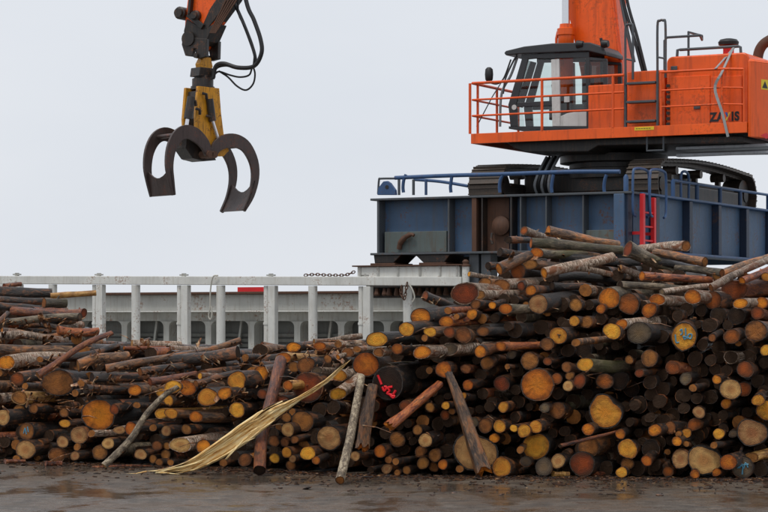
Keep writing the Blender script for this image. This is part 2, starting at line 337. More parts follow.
# ship, gantry and excavator share one frame turned 28 degrees against the view
TH = math.radians(28); CT, ST = math.cos(TH), math.sin(TH); C0 = Vector((4.70, 43.0, 0))
FRAME = Matrix.Translation(C0) @ Matrix.Rotation(-TH, 4, 'Z')      # local x = -a, y = b
def gthing(name, label, cat, loc, group=None):
    o = bpy.data.objects.new(name, None); C.objects.link(o); o.empty_display_size = 0.3
    o.matrix_world = FRAME @ Matrix.Translation(Vector(loc)); ORG[name] = Vector(loc)
    ORG[o.name] = Vector(loc)
    return tag(o, label, cat, group)
def AZ(px, py, b):
    """frame coordinates (x, y, z) of the point seen at pixel (px, py) on the plane y = b"""
    q = (px - CX) / F; X0, Y0 = C0.x + ST * b, C0.y + CT * b
    a = (X0 - Y0 * q) / (CT + ST * q); Y = Y0 + ST * a
    return Vector((-a, b, CAMH + (HY - py) / F * Y))
def ax(px, b): return AZ(px, 300, b).x

# ------------------------------------------------------------------ setting: quay, water
def XZ(x, z, d): return (x, d, z)
def flat(poly, b): return [(p.x, p.z) for p in (AZ(px, py, b) for px, py in poly)]
def struct(o, label, cat): return tag(o, label, cat, kind='structure')
# quay edge runs along the ship: b = -0.75
def gw(x, y, z=0.0): return FRAME @ Vector((x, y, z))
mb = MB(); e1, e2 = gw(-400, -0.75), gw(400, -0.75); back = gw(400, -700)
P = [gw(-400, -0.75), gw(400, -0.75), gw(400, -700), gw(-400, -700)]
mb.add([(p.x, p.y, 0) for p in P], [(0, 1, 2, 3)])
g = mb.build('ground', 'asphalt'); struct(g, 'wet dark asphalt quay in front of the log heaps', 'ground')
mb = MB(); a0, a1 = gw(-400, -0.75), gw(400, -0.75)
mb.add([(a0.x, a0.y, -0.004), (a1.x, a1.y, -0.004), (a1.x, a1.y, -4), (a0.x, a0.y, -4)], [(0, 1, 2, 3)])
struct(mb.build('quay_wall', 'concrete'), 'concrete face of the quay beside the ship', 'quay wall')
mb = MB(); P = [gw(-2500, -0.8), gw(2500, -0.8), gw(2500, 3500), gw(-2500, 3500)]
mb.add([(p.x, p.y, -1.6) for p in P], [(0, 1, 2, 3)])
struct(mb.build('water', 'water'), 'dark harbour water beyond the quay', 'water')

# ------------------------------------------------------------------ the ship
ship = gthing('cargo_ship', 'white railed cargo ship lying behind the log heaps', 'ship', (-8, 3, -1.6))
XR = ax(463, -0.2); XL = ax(-60, -0.2)            # rail from right to left end
def sheer(x): return 0.012 * (-4.66 - x) if x < -4.66 else 0.0
mb = MB(); mb.box(XL - 4, 12, -0.35, 13, -3.0, 0.95); mb.build('hull', 'hull', ship, bevel=0.03)
mb = MB(); mb.box(XL - 4, 12, -0.42, -0.30, 0.78, 1.0); mb.box(XL - 4, 12, -0.36, 13, 0.951, 0.97); mb.build('deck_edge', 'cream', ship, bevel=0.01)
zt, zb = 2.855, 2.675
mb = MB()
mb.add([(XL, -0.29, zb + sheer(XL)), (XR, -0.29, zb), (XR, -0.12, zb), (XL, -0.12, zb + sheer(XL)),
        (XL, -0.29, zt + sheer(XL)), (XR, -0.29, zt), (XR, -0.12, zt), (XL, -0.12, zt + sheer(XL))],
       [(0, 1, 5, 4), (1, 2, 6, 5), (2, 3, 7, 6), (3, 0, 4, 7), (4, 5, 6, 7), (3, 2, 1, 0)])
mb.build('top_rail', 'white', ship, bevel=0.012)
for px in (4, 53, 136, 221, 313, 408):                                     # round stanchions
    x = ax(px, -0.2); mb = MB(); mb.cyl((x, -0.205, 0.97), (x, -0.205, zb + sheer(x) - 0.003), 0.095 if px > 20 else 0.09, 18)
    mb.tube([(x, -0.205, 0.97), (x, -0.205, 0.99)], 0.14, 16)
    mb.build('stanchion', 'white', ship, smooth=40)
for px in (17, 99, 184, 271, 366):                                         # square post with a pipe beside it
    x = ax(px, -0.2); mb = MB(); mb.box(x - 0.03, x + 0.135, -0.28, -0.13, 0.97, zb + sheer(x) - 0.003); mb.build('square_post', 'white', ship, bevel=0.01)
    mb = MB(); mb.cyl((x - 0.105, -0.19, 0.97), (x - 0.105, -0.19, zb + sheer(x) - 0.003), 0.066, 14)
    for z in (1.35, 1.9): mb.tube([(x - 0.105, -0.19, z), (x - 0.105, -0.19, z + 0.05)], 0.078, 14)
    mb.build('vent_pipe', 'white', ship, smooth=40)
    mb = MB(); mb.cyl((x, -0.2, zt + sheer(x)), (x, -0.2, zt + sheer(x) + 0.07), 0.05, 10); mb.box(x - 0.09, x + 0.09, -0.24, -0.16, zt + sheer(x) + 0.02, zt + sheer(x) + 0.05)
    mb.build('rail_fitting', 'cream', ship)
mb = MB(); x = XR + 0.06; mb.cyl((x, -0.2, 0.97), (x, -0.2, 3.06), 0.075, 14); mb.build('end_post', 'white', ship, smooth=40)
mb = MB(); mb.lathe((x, -0.2, 3.06), [(0.1, 0), (0.1, 0.03), (0.06, 0.05), (0.07, 0.10), (0.03, 0.14)], 12); mb.build('post_cap', 'rust', ship, smooth=40)
# hatch coaming behind the rail: rusty lip, pale box girder, stays and slatted bays
BC = 2.1
def zc(py, px=270, b=BC): return AZ(px, py, b).z
XCL, XCR = ax(-60, BC), ax(470, BC)
mb = MB(); mb.box(XCL, XCR, BC - 0.16, BC + 0.5, zc(294.0), zc(291.6)); mb.build('coaming_lip', 'rust', ship, bevel=0.008)
mb = MB(); mb.box(XCL, XCR, BC - 0.02, BC + 0.45, zc(310.5), zc(294.1)); mb.build('coaming_girder', 'cream', ship, bevel=0.01)
mb = MB(); mb.box(XCL, XCR, BC - 0.22, BC + 0.30, zc(312.0), zc(310.6)); mb.build('girder_flange', 'white', ship, bevel=0.006)
mb = MB(); mb.box(XCL, XCR, BC + 0.10, BC + 0.45, zc(321), zc(312.1)); mb.build('lower_girder', 'cream', ship)
mb = MB(); mb.box(XCL, XCR, BC + 0.55, BC + 0.6, 0.97, zc(321)); mb.build('back_panel', 'shipgrey', ship)
zl, zh = 0.97, zc(321.2)
pxs = [28, 74, 123, 165, 207, 250, 296, 340, 386, 430]
for px in pxs:                                                             # stays with curved brackets make arched bays
    x = ax(px, BC); w = 0.075; r = 0.13
    poly = [(x - w, zl), (x + w, zl), (x + w, zh - r)] + [(x + w + r - r * math.cos(t), zh - r + r * math.sin(t)) for t in (0.3, 0.6, 0.9, 1.2, 1.5)] \
        + [(x - w - r + r * math.cos(t), zh - r + r * math.sin(t)) for t in (1.5, 1.2, 0.9, 0.6, 0.3)] + [(x - w, zh - r)]
    mb = MB(); mb.prism(poly, XZ, BC + 0.05, BC + 0.42); mb.build('coaming_stay', 'cream', ship)
for i in range(len(pxs) - 1):
    x0, x1 = ax(pxs[i], BC) + 0.3, ax(pxs[i + 1], BC) - 0.3
    for k in range(6):
        z = zl + 0.12 + k * 0.115
        mb = MB(); mb.beam((x0 - 0.2, BC + 0.5, z), (x1 + 0.2, BC + 0.5, z), 0.035, 0.075, (0, -0.35, 1)); mb.build('slat', 'shipgrey', ship)
    if i % 2 == 0:
        mb = MB(); mb.beam((x0 + 0.2, BC + 0.42, zl), (x0 + 0.35, BC + 0.42, zh), 0.05, 0.05); mb.build('brace', 'cream', ship)
mb = MB(); mb.box(ax(238, 2.6), ax(265, 2.6), 2.58, 2.70, zc(291.4), zc(287, b=2.6)); mb.build('red_cover', 'red', ship)
mb = MB(); mb.box(XCL, XCR, BC + 0.52, 9, zc(291.4) - 0.5, zc(291.6)); mb.build('hatch_cover', 'cream', ship, bevel=0.01)
for k in range(14):                                                        # brackets and pipework under the lip on the right
    x = ax(372 + k * 6.2 + R.uniform(-1.6, 1.6), 1.2); mb = MB(); mb.lathe((x, 1.2, zc(297)), [(0.05, 0), (0.07, 0.03), (0.05, 0.1), (0.04, 0.16)], 8); mb.build('roller', 'rust', ship, smooth=40)
mb = MB(); mb.box(ax(368, 1.2), ax(460, 1.2), 1.12, 1.3, zc(289), zc(286)); mb.box(ax(368, 1.3), ax(460, 1.3), 1.31, 1.4, zc(299), zc(287)); mb.build('roller_beam_backing', 'darksteel', ship)  # rear dark box is added backing, painting the shade behind the rollers
# pedestal under the gantry feet
ZP = AZ(410, 265, -0.1).z
mb = MB(); mb.box(ax(357, -0.25) , ax(459, -0.25), -0.24, 1.1, zt + 0.002, ZP - 0.03); mb.build('gantry_pedestal', 'white', ship, bevel=0.012)
mb = MB(); mb.box(ax(353, -0.25), ax(463, -0.25), -0.30, 1.15, ZP - 0.028, ZP); mb.build('pedestal_plate', 'rust', ship, bevel=0.006)
for px in (360, 378, 398, 420, 440, 457):
    x = ax(px, -0.25); mb = MB(); mb.box(x - 0.02, x + 0.02, -0.262, -0.241, zt + 0.02, ZP - 0.03); mb.build('pedestal_rib', 'cream', ship)

def chain(name, pts, label, pitch=0.07, r=0.026, wire=0.011):
    mb = MB(); P = catmull(pts, 12); acc = 0; last = P[0]; k = 0
    for p in P[1:]:
        seg = (p - last).length
        while acc + seg >= pitch:
            t = (pitch - acc) / seg; c = last.lerp(p, t); d = (p - last).normalized()
            s = d.cross(Vector((0, 0, 1))).normalized() if abs(d.z) < 0.95 else Vector((1, 0, 0)); u = s.cross(d)
            w = s if k % 2 else u; ring = [c + d * (0.046 * math.cos(a)) + w * (r * math.sin(a)) for a in [2 * math.pi * j / 10 for j in range(11)]]
            mb.tube(ring, wire, 6, False); k += 1; last = c; seg = (p - last).length; acc = 0
        acc += seg; last = p
    mb.v = [tuple(FRAME @ Vector(v)) for v in mb.v]
    return tag(mb.build(name, 'rust', smooth=60), label, 'chain')
chain('chain', [AZ(303, 275.5, -0.2), AZ(315, 274.5, -0.2), AZ(330, 275.2, -0.2), AZ(345, 275.0, -0.2), AZ(354, 272.0, -0.2)], 'rusty chain lying on the white top rail')
chain('chain', [AZ(402, 284, -0.34), AZ(401, 292, -0.36), AZ(404, 299, -0.36), AZ(406, 290, -0.36), AZ(407, 284, -0.34)], 'short rusty chain hanging in a loop below the gantry pedestal')
mb = MB(); mb.tube([FRAME @ p for p in catmull([AZ(218, 275.5, -0.34), AZ(213, 277, -0.36), AZ(210.5, 290, -0.33), AZ(210, 308, -0.33), AZ(208.5, 316, -0.33), AZ(210.5, 319.5, -0.33), AZ(212, 314, -0.33), AZ(211, 306, -0.33)], 8)], 0.016, 8)
tag(mb.build('rope', 'rope', smooth=60), 'pale rope loop hanging from the white top rail', 'rope')
mb = MB(); mb.tube([FRAME @ p for p in catmull([AZ(409, 284, -0.33), AZ(413, 291, -0.34), AZ(414.5, 298, -0.34), AZ(412.5, 302, -0.34)], 8)], 0.016, 8)
tag(mb.build('rope', 'rope', smooth=60), 'short white rope end hanging beside a round post below the gantry pedestal', 'rope')

# ------------------------------------------------------------------ the blue gantry
gan = gthing('steel_gantry', 'weathered blue steel gantry carrying the excavator', 'gantry', (-2.8, 4, 0.97))
ZG1 = AZ(629, 191.5, 0).z; ZG0 = AZ(629, 250, 0).z; XG0 = ax(376, 0); GB = 12.0
def part(name, mat, *boxes, parent=gan, bevel=0.008):
    mb = MB()
    for bx in boxes: mb.box(*bx)
    return mb.build(name, mat, parent, bevel=bevel)
part('front_top_flange', 'greysteel', (XG0 - 0.05, 0.12, -0.16, 0.30, ZG1 - 0.045, ZG1))
part('front_bottom_flange', 'greysteel', (XG0 - 0.05, 0.12, -0.16, 0.30, ZG0 - 0.03, ZG0 + 0.015))
part('front_web', 'blue', (XG0, 0.0, 0.14, 0.17, ZG0 + 0.016, ZG1 - 0.046), bevel=0)
for px, w, mt, dp in ((378, 0.05, 'greysteel', -0.13), (448.5, 0.04, 'greysteel', -0.12), (474, 0.10, 'rust', -0.14), (482, 0.03, 'darksteel', -0.12), (511, 0.04, 'darksteel', -0.13), (520.5, 0.03, 'greysteel', -0.13), (546, 0.03, 'greysteel', -0.12), (583, 0.03, 'greysteel', -0.12)):
    x = ax(px, dp); part('stiffener', mt, (x - w / 2, x + w / 2, dp, 0.139, ZG0 + 0.017, ZG1 - 0.047), bevel=0.004)
part('rusty_panel', 'rust', (ax(487, 0.1), ax(509, 0.1), 0.10, 0.138, ZG0 + 0.02, ZG1 - 0.05), bevel=0)
part('inner_box', 'bluegreen', (ax(385, 0), ax(447, 0), -0.02, 0.138, ZG0 + 0.02, AZ(415, 231.5, 0).z), bevel=0.008)
part('inner_box', 'bluegreen', (ax(586, 0), ax(615, 0), -0.02, 0.138, ZG0 + 0.02, AZ(600, 230, 0).z), bevel=0.008)
x, z = AZ(500, 225.5, 0.0).x, AZ(500, 225.5, 0.0).z
mb = MB(); mb.tube([(x, 0.10, z), (x, 0.02, z), (x, 0.0, z), (x, -0.04, z)], [0.19, 0.19, 0.15, 0.07], 28); mb.build('pulley_disc', 'rust', gan, smooth=30)
mb = MB(); pts = [AZ(399, 249, -0.06), AZ(400.5, 243, -0.08), AZ(405, 237.5, -0.1), AZ(411, 234.5, -0.1), AZ(414, 235.5, -0.1)]
mb.tube(catmull(pts, 5), [0.05] * 5 + [0.06] * 5 + [0.05] * 5 + [0.035] * 6, 10); mb.build('hook', 'rust', gan, smooth=50)
mb = MB(); pts = [AZ(492, 233, -0.03), AZ(491, 239, -0.05), AZ(492.5, 244, -0.05)]; mb.tube(pts, 0.03, 8); mb.build('shackle', 'darksteel', gan, smooth=50)
# corner box column
part('corner_column', 'blue', (ax(617, 0), -0.03, -0.18, 0.139, ZG0 - 0.028, ZG1 - 0.046), bevel=0.012)
part('corner_web', 'darkblue', (-0.029, 0.02, -0.10, 0.13, ZG0 + 0.02, ZG1 - 0.047), bevel=0)
# right-hand girder runs back along +y
part('side_web', 'blue', (-0.06, -0.03, 0.302, GB, ZG0 + 0.016, ZG1 - 0.046), bevel=0)
part('side_top_flange', 'blue_rail', (-0.22, 0.16, 0.302, GB, ZG1 - 0.043, ZG1 + 0.002))
part('side_bottom_flange', 'blue_rail', (-0.22, 0.16, 0.302, GB, ZG0 - 0.032, ZG0 + 0.013))
def bside(px, x=0.12):     # distance back along the side girder seen at pixel column px
    q = (px - CX) / F; X0, Y0 = C0.x + CT * x, C0.y - ST * x
    return (Y0 * q - X0) / (ST - CT * q)
for px in (659, 692, 721, 748.5, 774, 798):
    bb = bside(px); part('stiffener', 'darkblue', (-0.029, 0.13, bb - 0.16, bb + 0.02, ZG0 + 0.016, ZG1 - 0.045), bevel=0.01)
# deck, hidden girders, legs, feet
part('deck_plate', 'greysteel', (XG0 + 0.05, -0.23, 0.31, GB, 4.27, 4.30), bevel=0)
part('far_girder', 'blue', (XG0, XG0 + 0.06, 0.302, GB, ZG0, ZG1 - 0.05)); part('rear_girder', 'blue', (XG0, 0, GB - 0.06, GB, ZG0, ZG1 - 0.05))
for xx in (-4.4, -2.9, -1.4): part('cross_beam', 'darksteel', (xx - 0.1, xx + 0.1, 0.35, GB - 0.1, ZG0 + 0.05, 4.268))
for (p0, p1, p2, p3) in ((375.5, 403, 376.5, 395), (417, 452, 425, 446)):
    poly = [(AZ(p0, 253, 0).x, ZG0 - 0.031), (AZ(p1, 253, 0).x, ZG0 - 0.031), (AZ(p3, 263, 0).x, ZP + 0.045), (AZ(p2, 263, 0).x, ZP + 0.045)]
    mb = MB(); mb.prism(poly, XZ, -0.08, 0.6); mb.build('foot', 'darksteel', gan, bevel=0.01)
    part('foot_plate', 'rust', (AZ(p2 - 3, 263, 0).x, AZ(p3 + 3, 263, 0).x, -0.14, 0.66, ZP + 0.002, ZP + 0.044))
for px in (476, 488): part('leg', 'greysteel', (ax(px, 0) - 0.13, ax(px, 0) + 0.08, -0.05, 0.28, 0.972, ZG0 - 0.032), bevel=0.012)
for (x, y) in ((-0.3, 0.6), (-0.3, GB - 0.8), (XG0 + 0.3, GB - 0.8)): part('leg', 'greysteel', (x - 0.15, x + 0.15, y - 0.15, y + 0.15, 0.972, ZG0 - 0.034), bevel=0.012)
part('cross_tie', 'darksteel', (XG0 + 0.4, -0.1, 1.5, 1.7, ZG0 - 0.25, ZG0 - 0.04))
# lug with hole at the left end
poly = [(378, 195), (379, 188), (384, 181.5), (388, 181), (391, 183), (396, 190), (396.5, 195)]
mb = MB(); mb.prism(flat(poly, -0.02), XZ, -0.06, 0.02); lug = mb.build('lifting_lug', 'blue_rail', gan, bevel=0.01)
mb = MB(); p = AZ(387, 187, -0.06); mb.tube([(p.x, -0.068, p.z), (p.x, 0.028, p.z)], 0.04, 14); mb.build('lug_hole_plug', 'black', lug, smooth=40)  # added black plug that stands for the dark hole in the lug
# blue handrail along the front, bent posts
def rail(name, pts, r, mat='blue_rail', parent=gan, n=6): 
    mb = MB(); mb.tube(catmull(pts, n) if n else pts, r, 10); return mb.build(name, mat, parent, smooth=50)
rail('handrail', [AZ(395, 177.8, 0.02), AZ(450, 175.5, 0.02), AZ(500, 174.2, 0.02), AZ(570, 171.8, 0.02), AZ(620, 171.6, 0.02)], 0.042)
rail('handrail', [AZ(378, 194, 0.05), AZ(379, 180, 0.05), AZ(381, 178.6, 0.05), AZ(395, 178.4, 0.05)], 0.022, 'greysteel')
rail('back_handrail', [AZ(414, 179.5, 2.6), AZ(440, 181.5, 2.6), AZ(468, 186, 2.6)], 0.035)
for (x0, x1) in ((403.5, 406), (451, 452), (500, 503), (552, 553.5), (604.5, 606.5)):
    rail('rail_post', [AZ(x0, 192.5, 0.04), AZ(x0 - 0.5, 187, 0.03), AZ(x0 + 0.3, 180, 0.02), AZ(x1, 174.5, 0.02)], 0.034)
for px in (399, 413.5, 426): rail('rail_post', [AZ(px, 195, 1.6), AZ(px, 179.5, 1.6)], 0.03, 'blue_rail' if px > 420 else 'greysteel', n=0)
mb = MB(); p = AZ(626, 191.5, 0.05); mb.tube([p, p + Vector((0, 0, 0.28)), p + Vector((0, 0, 0.33))], [0.05, 0.05, 0.02], 12); mb.build('bollard_post', 'blue_rail', gan, smooth=50)
# red ladder and its blue hoops at the side girder
zb0 = 2.6; xl = 0.22; yb = [bside(642.5, xl), bside(653.5, xl)]; zt0 = AZ(643, 195, 0.6).z
lm = MB()
for y in yb: lm.box(xl - 0.04, xl + 0.04, y - 0.05, y + 0.05, zb0, zt0 - (0 if y == yb[0] else 0.05))
ladder = lm.build('ladder', 'red', gan, bevel=0.006)
z = zb0 + 0.12
while z < zt0 - 0.1:
    mb = MB(); mb.cyl((xl, yb[0] + 0.05, z), (xl, yb[1] - 0.05, z), 0.02, 8); mb.build('rung', 'red', ladder, smooth=50); z += 0.27
for y in yb:
    mb = MB(); mb.box(-0.028, xl - 0.041, y - 0.03, y + 0.03, ZG0 + 0.3, ZG0 + 0.36); mb.build('bracket', 'red', ladder)
for (pa, pb, xh) in ((633, 649, 0.12), (650, 666, 0.30)):
    y0, y1 = bside(pa, xh), bside(pb, xh); zb2, z2 = ZG1 - 0.47, ZG1 + 0.44
    rail('ladder_hoop', [(xh, y0 + 0.12, zb2), (xh, y0, zb2 + 0.1), (xh, y0, z2 - 0.14), (xh, y0 + 0.14, z2), (xh, y1 - 0.14, z2), (xh, y1, z2 - 0.14), (xh, y1, zb2 + 0.1), (xh, y1 - 0.12, zb2)], 0.026, n=5)
# side railing
sr = [(673, 176), (697, 181.0), (720, 184.5), (740, 187.5), (768, 192), (792, 195.5)]
pts = []
for px, py in sr:
    bb = bside(px, 0.05); Y = C0.y + CT * bb - ST * 0.05; pts.append((0.05, bb, CAMH + (HY - py) / F * Y))
zr = sum(p[2] for p in pts) / len(pts)
rail('side_handrail', [(p[0], p[1], ZG1 + 0.34) for p in pts], 0.03, n=0)
for p in pts: rail('rail_post', [(0.05, p[1], ZG1 + 0.002), (0.05, p[1], ZG1 + 0.335)], 0.045, n=0)
bb = bside(681, 0.05); rail('gate_hoop', [(0.05, bb, ZG1), (0.05, bb, ZG1 + 0.42), (0.05, bb + 0.1, ZG1 + 0.54), (0.05, bb + 0.35, ZG1 + 0.54), (0.05, bb + 0.45, ZG1 + 0.42), (0.05, bb + 0.45, ZG1)], 0.028, n=5)

# ------------------------------------------------------------------ the excavator
exc = gthing('excavator', 'big orange excavator on the blue gantry with its cab facing the grapple', 'excavator', (-1.78, 4.2, 4.30))
def ep(name, mat, *boxes, bevel=0.012, parent=None): return part(name, mat, *boxes, parent=parent or exc, bevel=bevel)
# tracks
def track(x0, x1, y0, y1, z0, z1):
    r = (z1 - z0) / 2; zc_ = (z0 + z1) / 2; cx = (x0 + x1) / 2
    L = (y1 - y0) - 2 * r; per = 2 * L + 2 * math.pi * r; N = 62; pitch = per / N
    mb = MB(); mb.box(cx - 0.24, cx + 0.24, y0 + r, y1 - r, z0 + 0.20, zc_ + 0.05); mb.box(cx - 0.16, cx + 0.16, y0 + r + 0.5, y1 - r - 0.5, zc_ + 0.05, zc_ + 0.14); t = mb.build('track', 'darksteel', exc, bevel=0.03)
    for k in range(3):
        yy = y0 + r + L * (0.22 + 0.28 * k); mb = MB(); mb.tube([(cx - 0.15, yy, z1 - 0.13), (cx + 0.15, yy, z1 - 0.13)], 0.09, 14); mb.box(cx - 0.05, cx + 0.05, yy - 0.06, yy + 0.06, zc_ + 0.14, z1 - 0.15); mb.build('carrier_roller', 'tracksteel', t, smooth=40)
    for yy, rad in ((y0 + r, r - 0.11), (y1 - r, r - 0.11)):
        mb = MB(); mb.tube([(cx - 0.2, yy, zc_), (cx + 0.2, yy, zc_)], rad, 26); mb.tube([(cx - 0.26, yy, zc_), (cx + 0.26, yy, zc_)], rad * 0.4, 18); mb.build('drive_wheel', 'darksteel', t, smooth=40)
    for k in range(7):
        yy = y0 + r + 0.25 + k * (L - 0.5) / 6
        mb = MB(); mb.tube([(cx - 0.22, yy, z0 + 0.2), (cx + 0.22, yy, z0 + 0.2)], 0.13, 16); mb.build('road_roller', 'tracksteel', t, smooth=40)
    sh = MB(); w = (x1 - x0) / 2; h = pitch * 0.47
    sh.box(-w, w, -h, h, -0.02, 0.02); sh.box(-w, w, -h, -h + 0.03, 0.02, 0.055); sh.box(-w, w, h * 0.3, h * 0.3 + 0.03, 0.02, 0.045)
    sh.box(-0.12, 0.12, -h * 1.05, h * 1.05, -0.09, -0.02)
    me = None
    for k in range(N):
        s = (k + 0.35) * pitch
        if s < L: y, z, a = y0 + r + s, z1 - 0.02, 0.0
        elif s < L + math.pi * r: q = (s - L) / r; y, z, a = y1 - r + (r - 0.02) * math.sin(q), zc_ + (r - 0.02) * math.cos(q), -q
        elif s < 2 * L + math.pi * r: y, z, a = y1 - r - (s - L - math.pi * r), z0 + 0.055, math.pi
        else: q = (s - 2 * L - math.pi * r) / r; y, z, a = y0 + r - (r - 0.02) * math.sin(q), zc_ - (r - 0.02) * math.cos(q), math.pi - q
        if s < L: z += 0.10 * math.sin(math.pi * s / L)
        if me is None:
            o = sh.build('track_shoe', 'tracksteel'); me = o.data; ob = o
        else: ob = bpy.data.objects.new('track_shoe', me); C.objects.link(ob)
        ob.parent = t; ob.matrix_local = Matrix.Translation(Vector((cx, y, z)) - ORG[exc.name]) @ Matrix.Rotation(a, 4, 'X')
    return t
track(-0.93, -0.23, 2.15, 8.3, 4.302, 5.24)
track(-4.46, -3.70, 2.15, 8.3, 4.302, 5.24)
ep('car_body', 'darksteel', (-3.85, -0.75, 3.6, 5.6, 4.68, 5.12), bevel=0.05)
mb = MB(); mb.lathe((-2.1, 4.4, 5.0), [(1.05, 0), (1.05, 0.2), (0.95, 0.22), (0.95, 0.32), (1.15, 0.34), (1.15, 0.5)], 36); mb.build('slew_ring', 'darksteel', exc, smooth=40)
for k in range(5):
    rail('hydraulic_hose', [(-2.9 - 0.07 * k, 3.3, 5.45), (-2.95 - 0.07 * k, 3.0, 5.1), (-3.0 - 0.08 * k, 3.0, 4.8), (-3.05 - 0.07 * k, 3.4, 4.5)], 0.03, 'black' if k % 2 else 'lightsteel', exc)
# platform
XF, XB, YN, YF = -4.37, 1.65, 2.08, 6.3
ep('platform_skirt', 'orange', (XF, XB, YN, YN + 0.06, 5.69, 5.90), (XF, XF + 0.06, YN + 0.061, YF, 5.69, 5.90), bevel=0.006)
ep('platform_floor', 'darksteel', (XF + 0.06, XB, YN + 0.06, YF, 5.80, 5.885), bevel=0)
poly = flat([(508, 142), (517, 149), (527, 152.5), (590, 152), (600, 146), (745, 143), (745, 136), (508, 138)], 2.5)
mb = MB(); mb.prism(poly, XZ, 2.4, 5.9); mb.build('main_frame', 'darksteel', exc, bevel=0.02)
ep('walkway_beam', 'lightsteel', (ax(676, 2.6), ax(790, 2.6), 2.6, 2.75, 5.30, 5.36), (ax(676, 2.6), ax(790, 2.6), 2.58, 3.3, 5.44, 5.50), bevel=0.01)
# machinery housing with rounded top corners and counterweight
def rr_poly(x0, x1, z0, z1, r, n=6):
    p = [(x0, z0), (x1, z0)]
    p += [(x1 - r + r * math.cos(math.pi / 2 * k / n), z1 - r + r * math.sin(math.pi / 2 * k / n)) for k in range(n + 1)]
    p += [(x0 + r - r * math.sin(math.pi / 2 * k / n), z1 - r + r * math.cos(math.pi / 2 * k / n)) for k in range(n + 1)]
    return p
ZH = AZ(700, 55, 2.45).z
mb = MB(); mb.prism(rr_poly(ax(667, 2.45), 1.58, 5.886, ZH, 0.13), XZ, 2.42, 6.2); hous = mb.build('engine_housing', 'orange', exc, bevel=0.03, smooth=35)
for (p0, p1, p2, p3) in ((670, 77, 710, 128), (711, 77, 742, 128)):
    A, B = AZ(p0, p1, 2.4), AZ(p2, p3, 2.4); mb = MB(); mb.box(A.x, B.x, 2.395, 2.418, B.z, A.z); dr = mb.build('access_door', 'orange', hous, bevel=0.008)
for px, py in ((697, 107), (674, 68)):
    A = AZ(px, py, 2.38); mb = MB(); mb.box(A.x - 0.07, A.x + 0.07, 2.37, 2.394, A.z - 0.04, A.z + 0.04); mb.build('latch', 'greysteel', hous, bevel=0.01)
A = AZ(670, 103, 2.38); mb = MB()
for k in range(8): mb.box(ax(666.5, 2.39), ax(670, 2.39), 2.372, 2.392, A.z - 0.45 + k * 0.11, A.z - 0.39 + k * 0.11)
mb.build('vent_slots', 'darksteel', hous)
cw = [(1.66, 2.12), (1.70, 2.13), (1.76, 2.22), (2.05, 3.1), (2.12, 4.2), (2.05, 5.3), (1.8, 6.1), (1.66, 6.3)]
mb = MB(); zc0, zc1 = AZ(750, 137, 2.2).z, AZ(750, 58.5, 2.2).z
mb.prism(cw, lambda x, y, d: (x, y, d), zc0, zc1 - 0.06)
N = len(cw); mb2 = [(1.66 + (x - 1.66) * 0.93, 4.2 + (y - 4.2) * 0.96) for x, y in cw]
mb.add([(x, y, zc1 - 0.06) for x, y in cw] + [(x, y, zc1) for x, y in mb2], [(i, (i + 1) % N, (i + 1) % N + N, i + N) for i in range(N)] + [tuple(range(N, 2 * N))])
cwo = mb.build('counterweight', 'orange', exc, bevel=0.05, smooth=35)
# stickers on the counterweight corner face (2.02,2.45)-(2.30,3.2)
f0, f1 = Vector((1.76, 2.22, 0)), Vector((2.05, 3.1, 0)); fd = (f1 - f0).normalized(); fn = Vector((fd.y, -fd.x, 0))
def sticker(name, mat, s0, s1, z0, z1, parent, poly=None, lift=0.004):
    pts = poly or [(s0, z0), (s1, z0), (s1, z1), (s0, z1)]
    mb = MB(); mb.prism(pts, lambda s, z, d: tuple(f0 + fd * s + fn * d + Vector((0, 0, z))), 0.001, lift); return mb.build(name, mat, parent)
zz = AZ(762, 84.5, 2.5).z
st = sticker('warning_label', 'label_yellow', 0.22, 0.72, zz - 0.1, zz + 0.1, cwo)
sticker('warning_triangle', 'letter_black', 0, 0, 0, 0, st, [(0.25, zz - 0.07), (0.43, zz - 0.07), (0.34, zz + 0.07)], 0.008)
zz2 = AZ(764, 135.5, 2.5).z; sticker('red_diamond', 'red', 0, 0, 0, 0, cwo, [(0.20, zz2), (0.38, zz2 - 0.06), (0.56, zz2), (0.38, zz2 + 0.06)])
# lettering on the housing side
def letters(txt, px, py, hpx, mat, parent, b=2.39, sx=1.0):
    A = AZ(px, py, b); h = hpx / F * 44.6
    cu = bpy.data.curves.new('t', 'FONT'); cu.body = txt; cu.size = h / 0.70; cu.extrude = 0.003; cu.offset = 0.012
    to = bpy.data.objects.new('t', cu); C.objects.link(to); bpy.context.view_layer.update()
    me = bpy.data.meshes.new_from_object(to.evaluated_get(bpy.context.evaluated_depsgraph_get())); bpy.data.objects.remove(to)
    me.materials.clear(); me.materials.append(M[mat]); me.name = 'lettering'
    o = bpy.data.objects.new('lettering', me); C.objects.link(o); o.parent = parent
    o.matrix_local = Matrix.Translation(A - ORG[exc.name]) @ Matrix.Rotation(math.radians(90), 4, 'X') @ Matrix.Diagonal((sx, 1, 1, 1))
    return o
for ch, px in (('Z', 710.0), ('A', 717.0), ('I', 731.3), ('S', 734.6)): letters(ch, px, 121.2 - (px - 710) * 0.045, 8.4, 'letter_black', hous, sx=0.86)
for poly, mt in (([(725.2, 120.5), (727.0, 120.5), (730.8, 112.0), (728.9, 112.0)], 'letter_yellow'), ([(724.9, 112.2), (727.2, 112.2), (728.3, 115.4), (727.1, 117.6)], 'letter_blue'), ([(728.8, 116.2), (727.9, 118.3), (729.2, 120.5), (731.0, 120.5)], 'red')):
    mb = MB(); mb.prism(flat(poly, 2.39), XZ, 2.386, 2.392); mb.build('lettering', mt, hous)
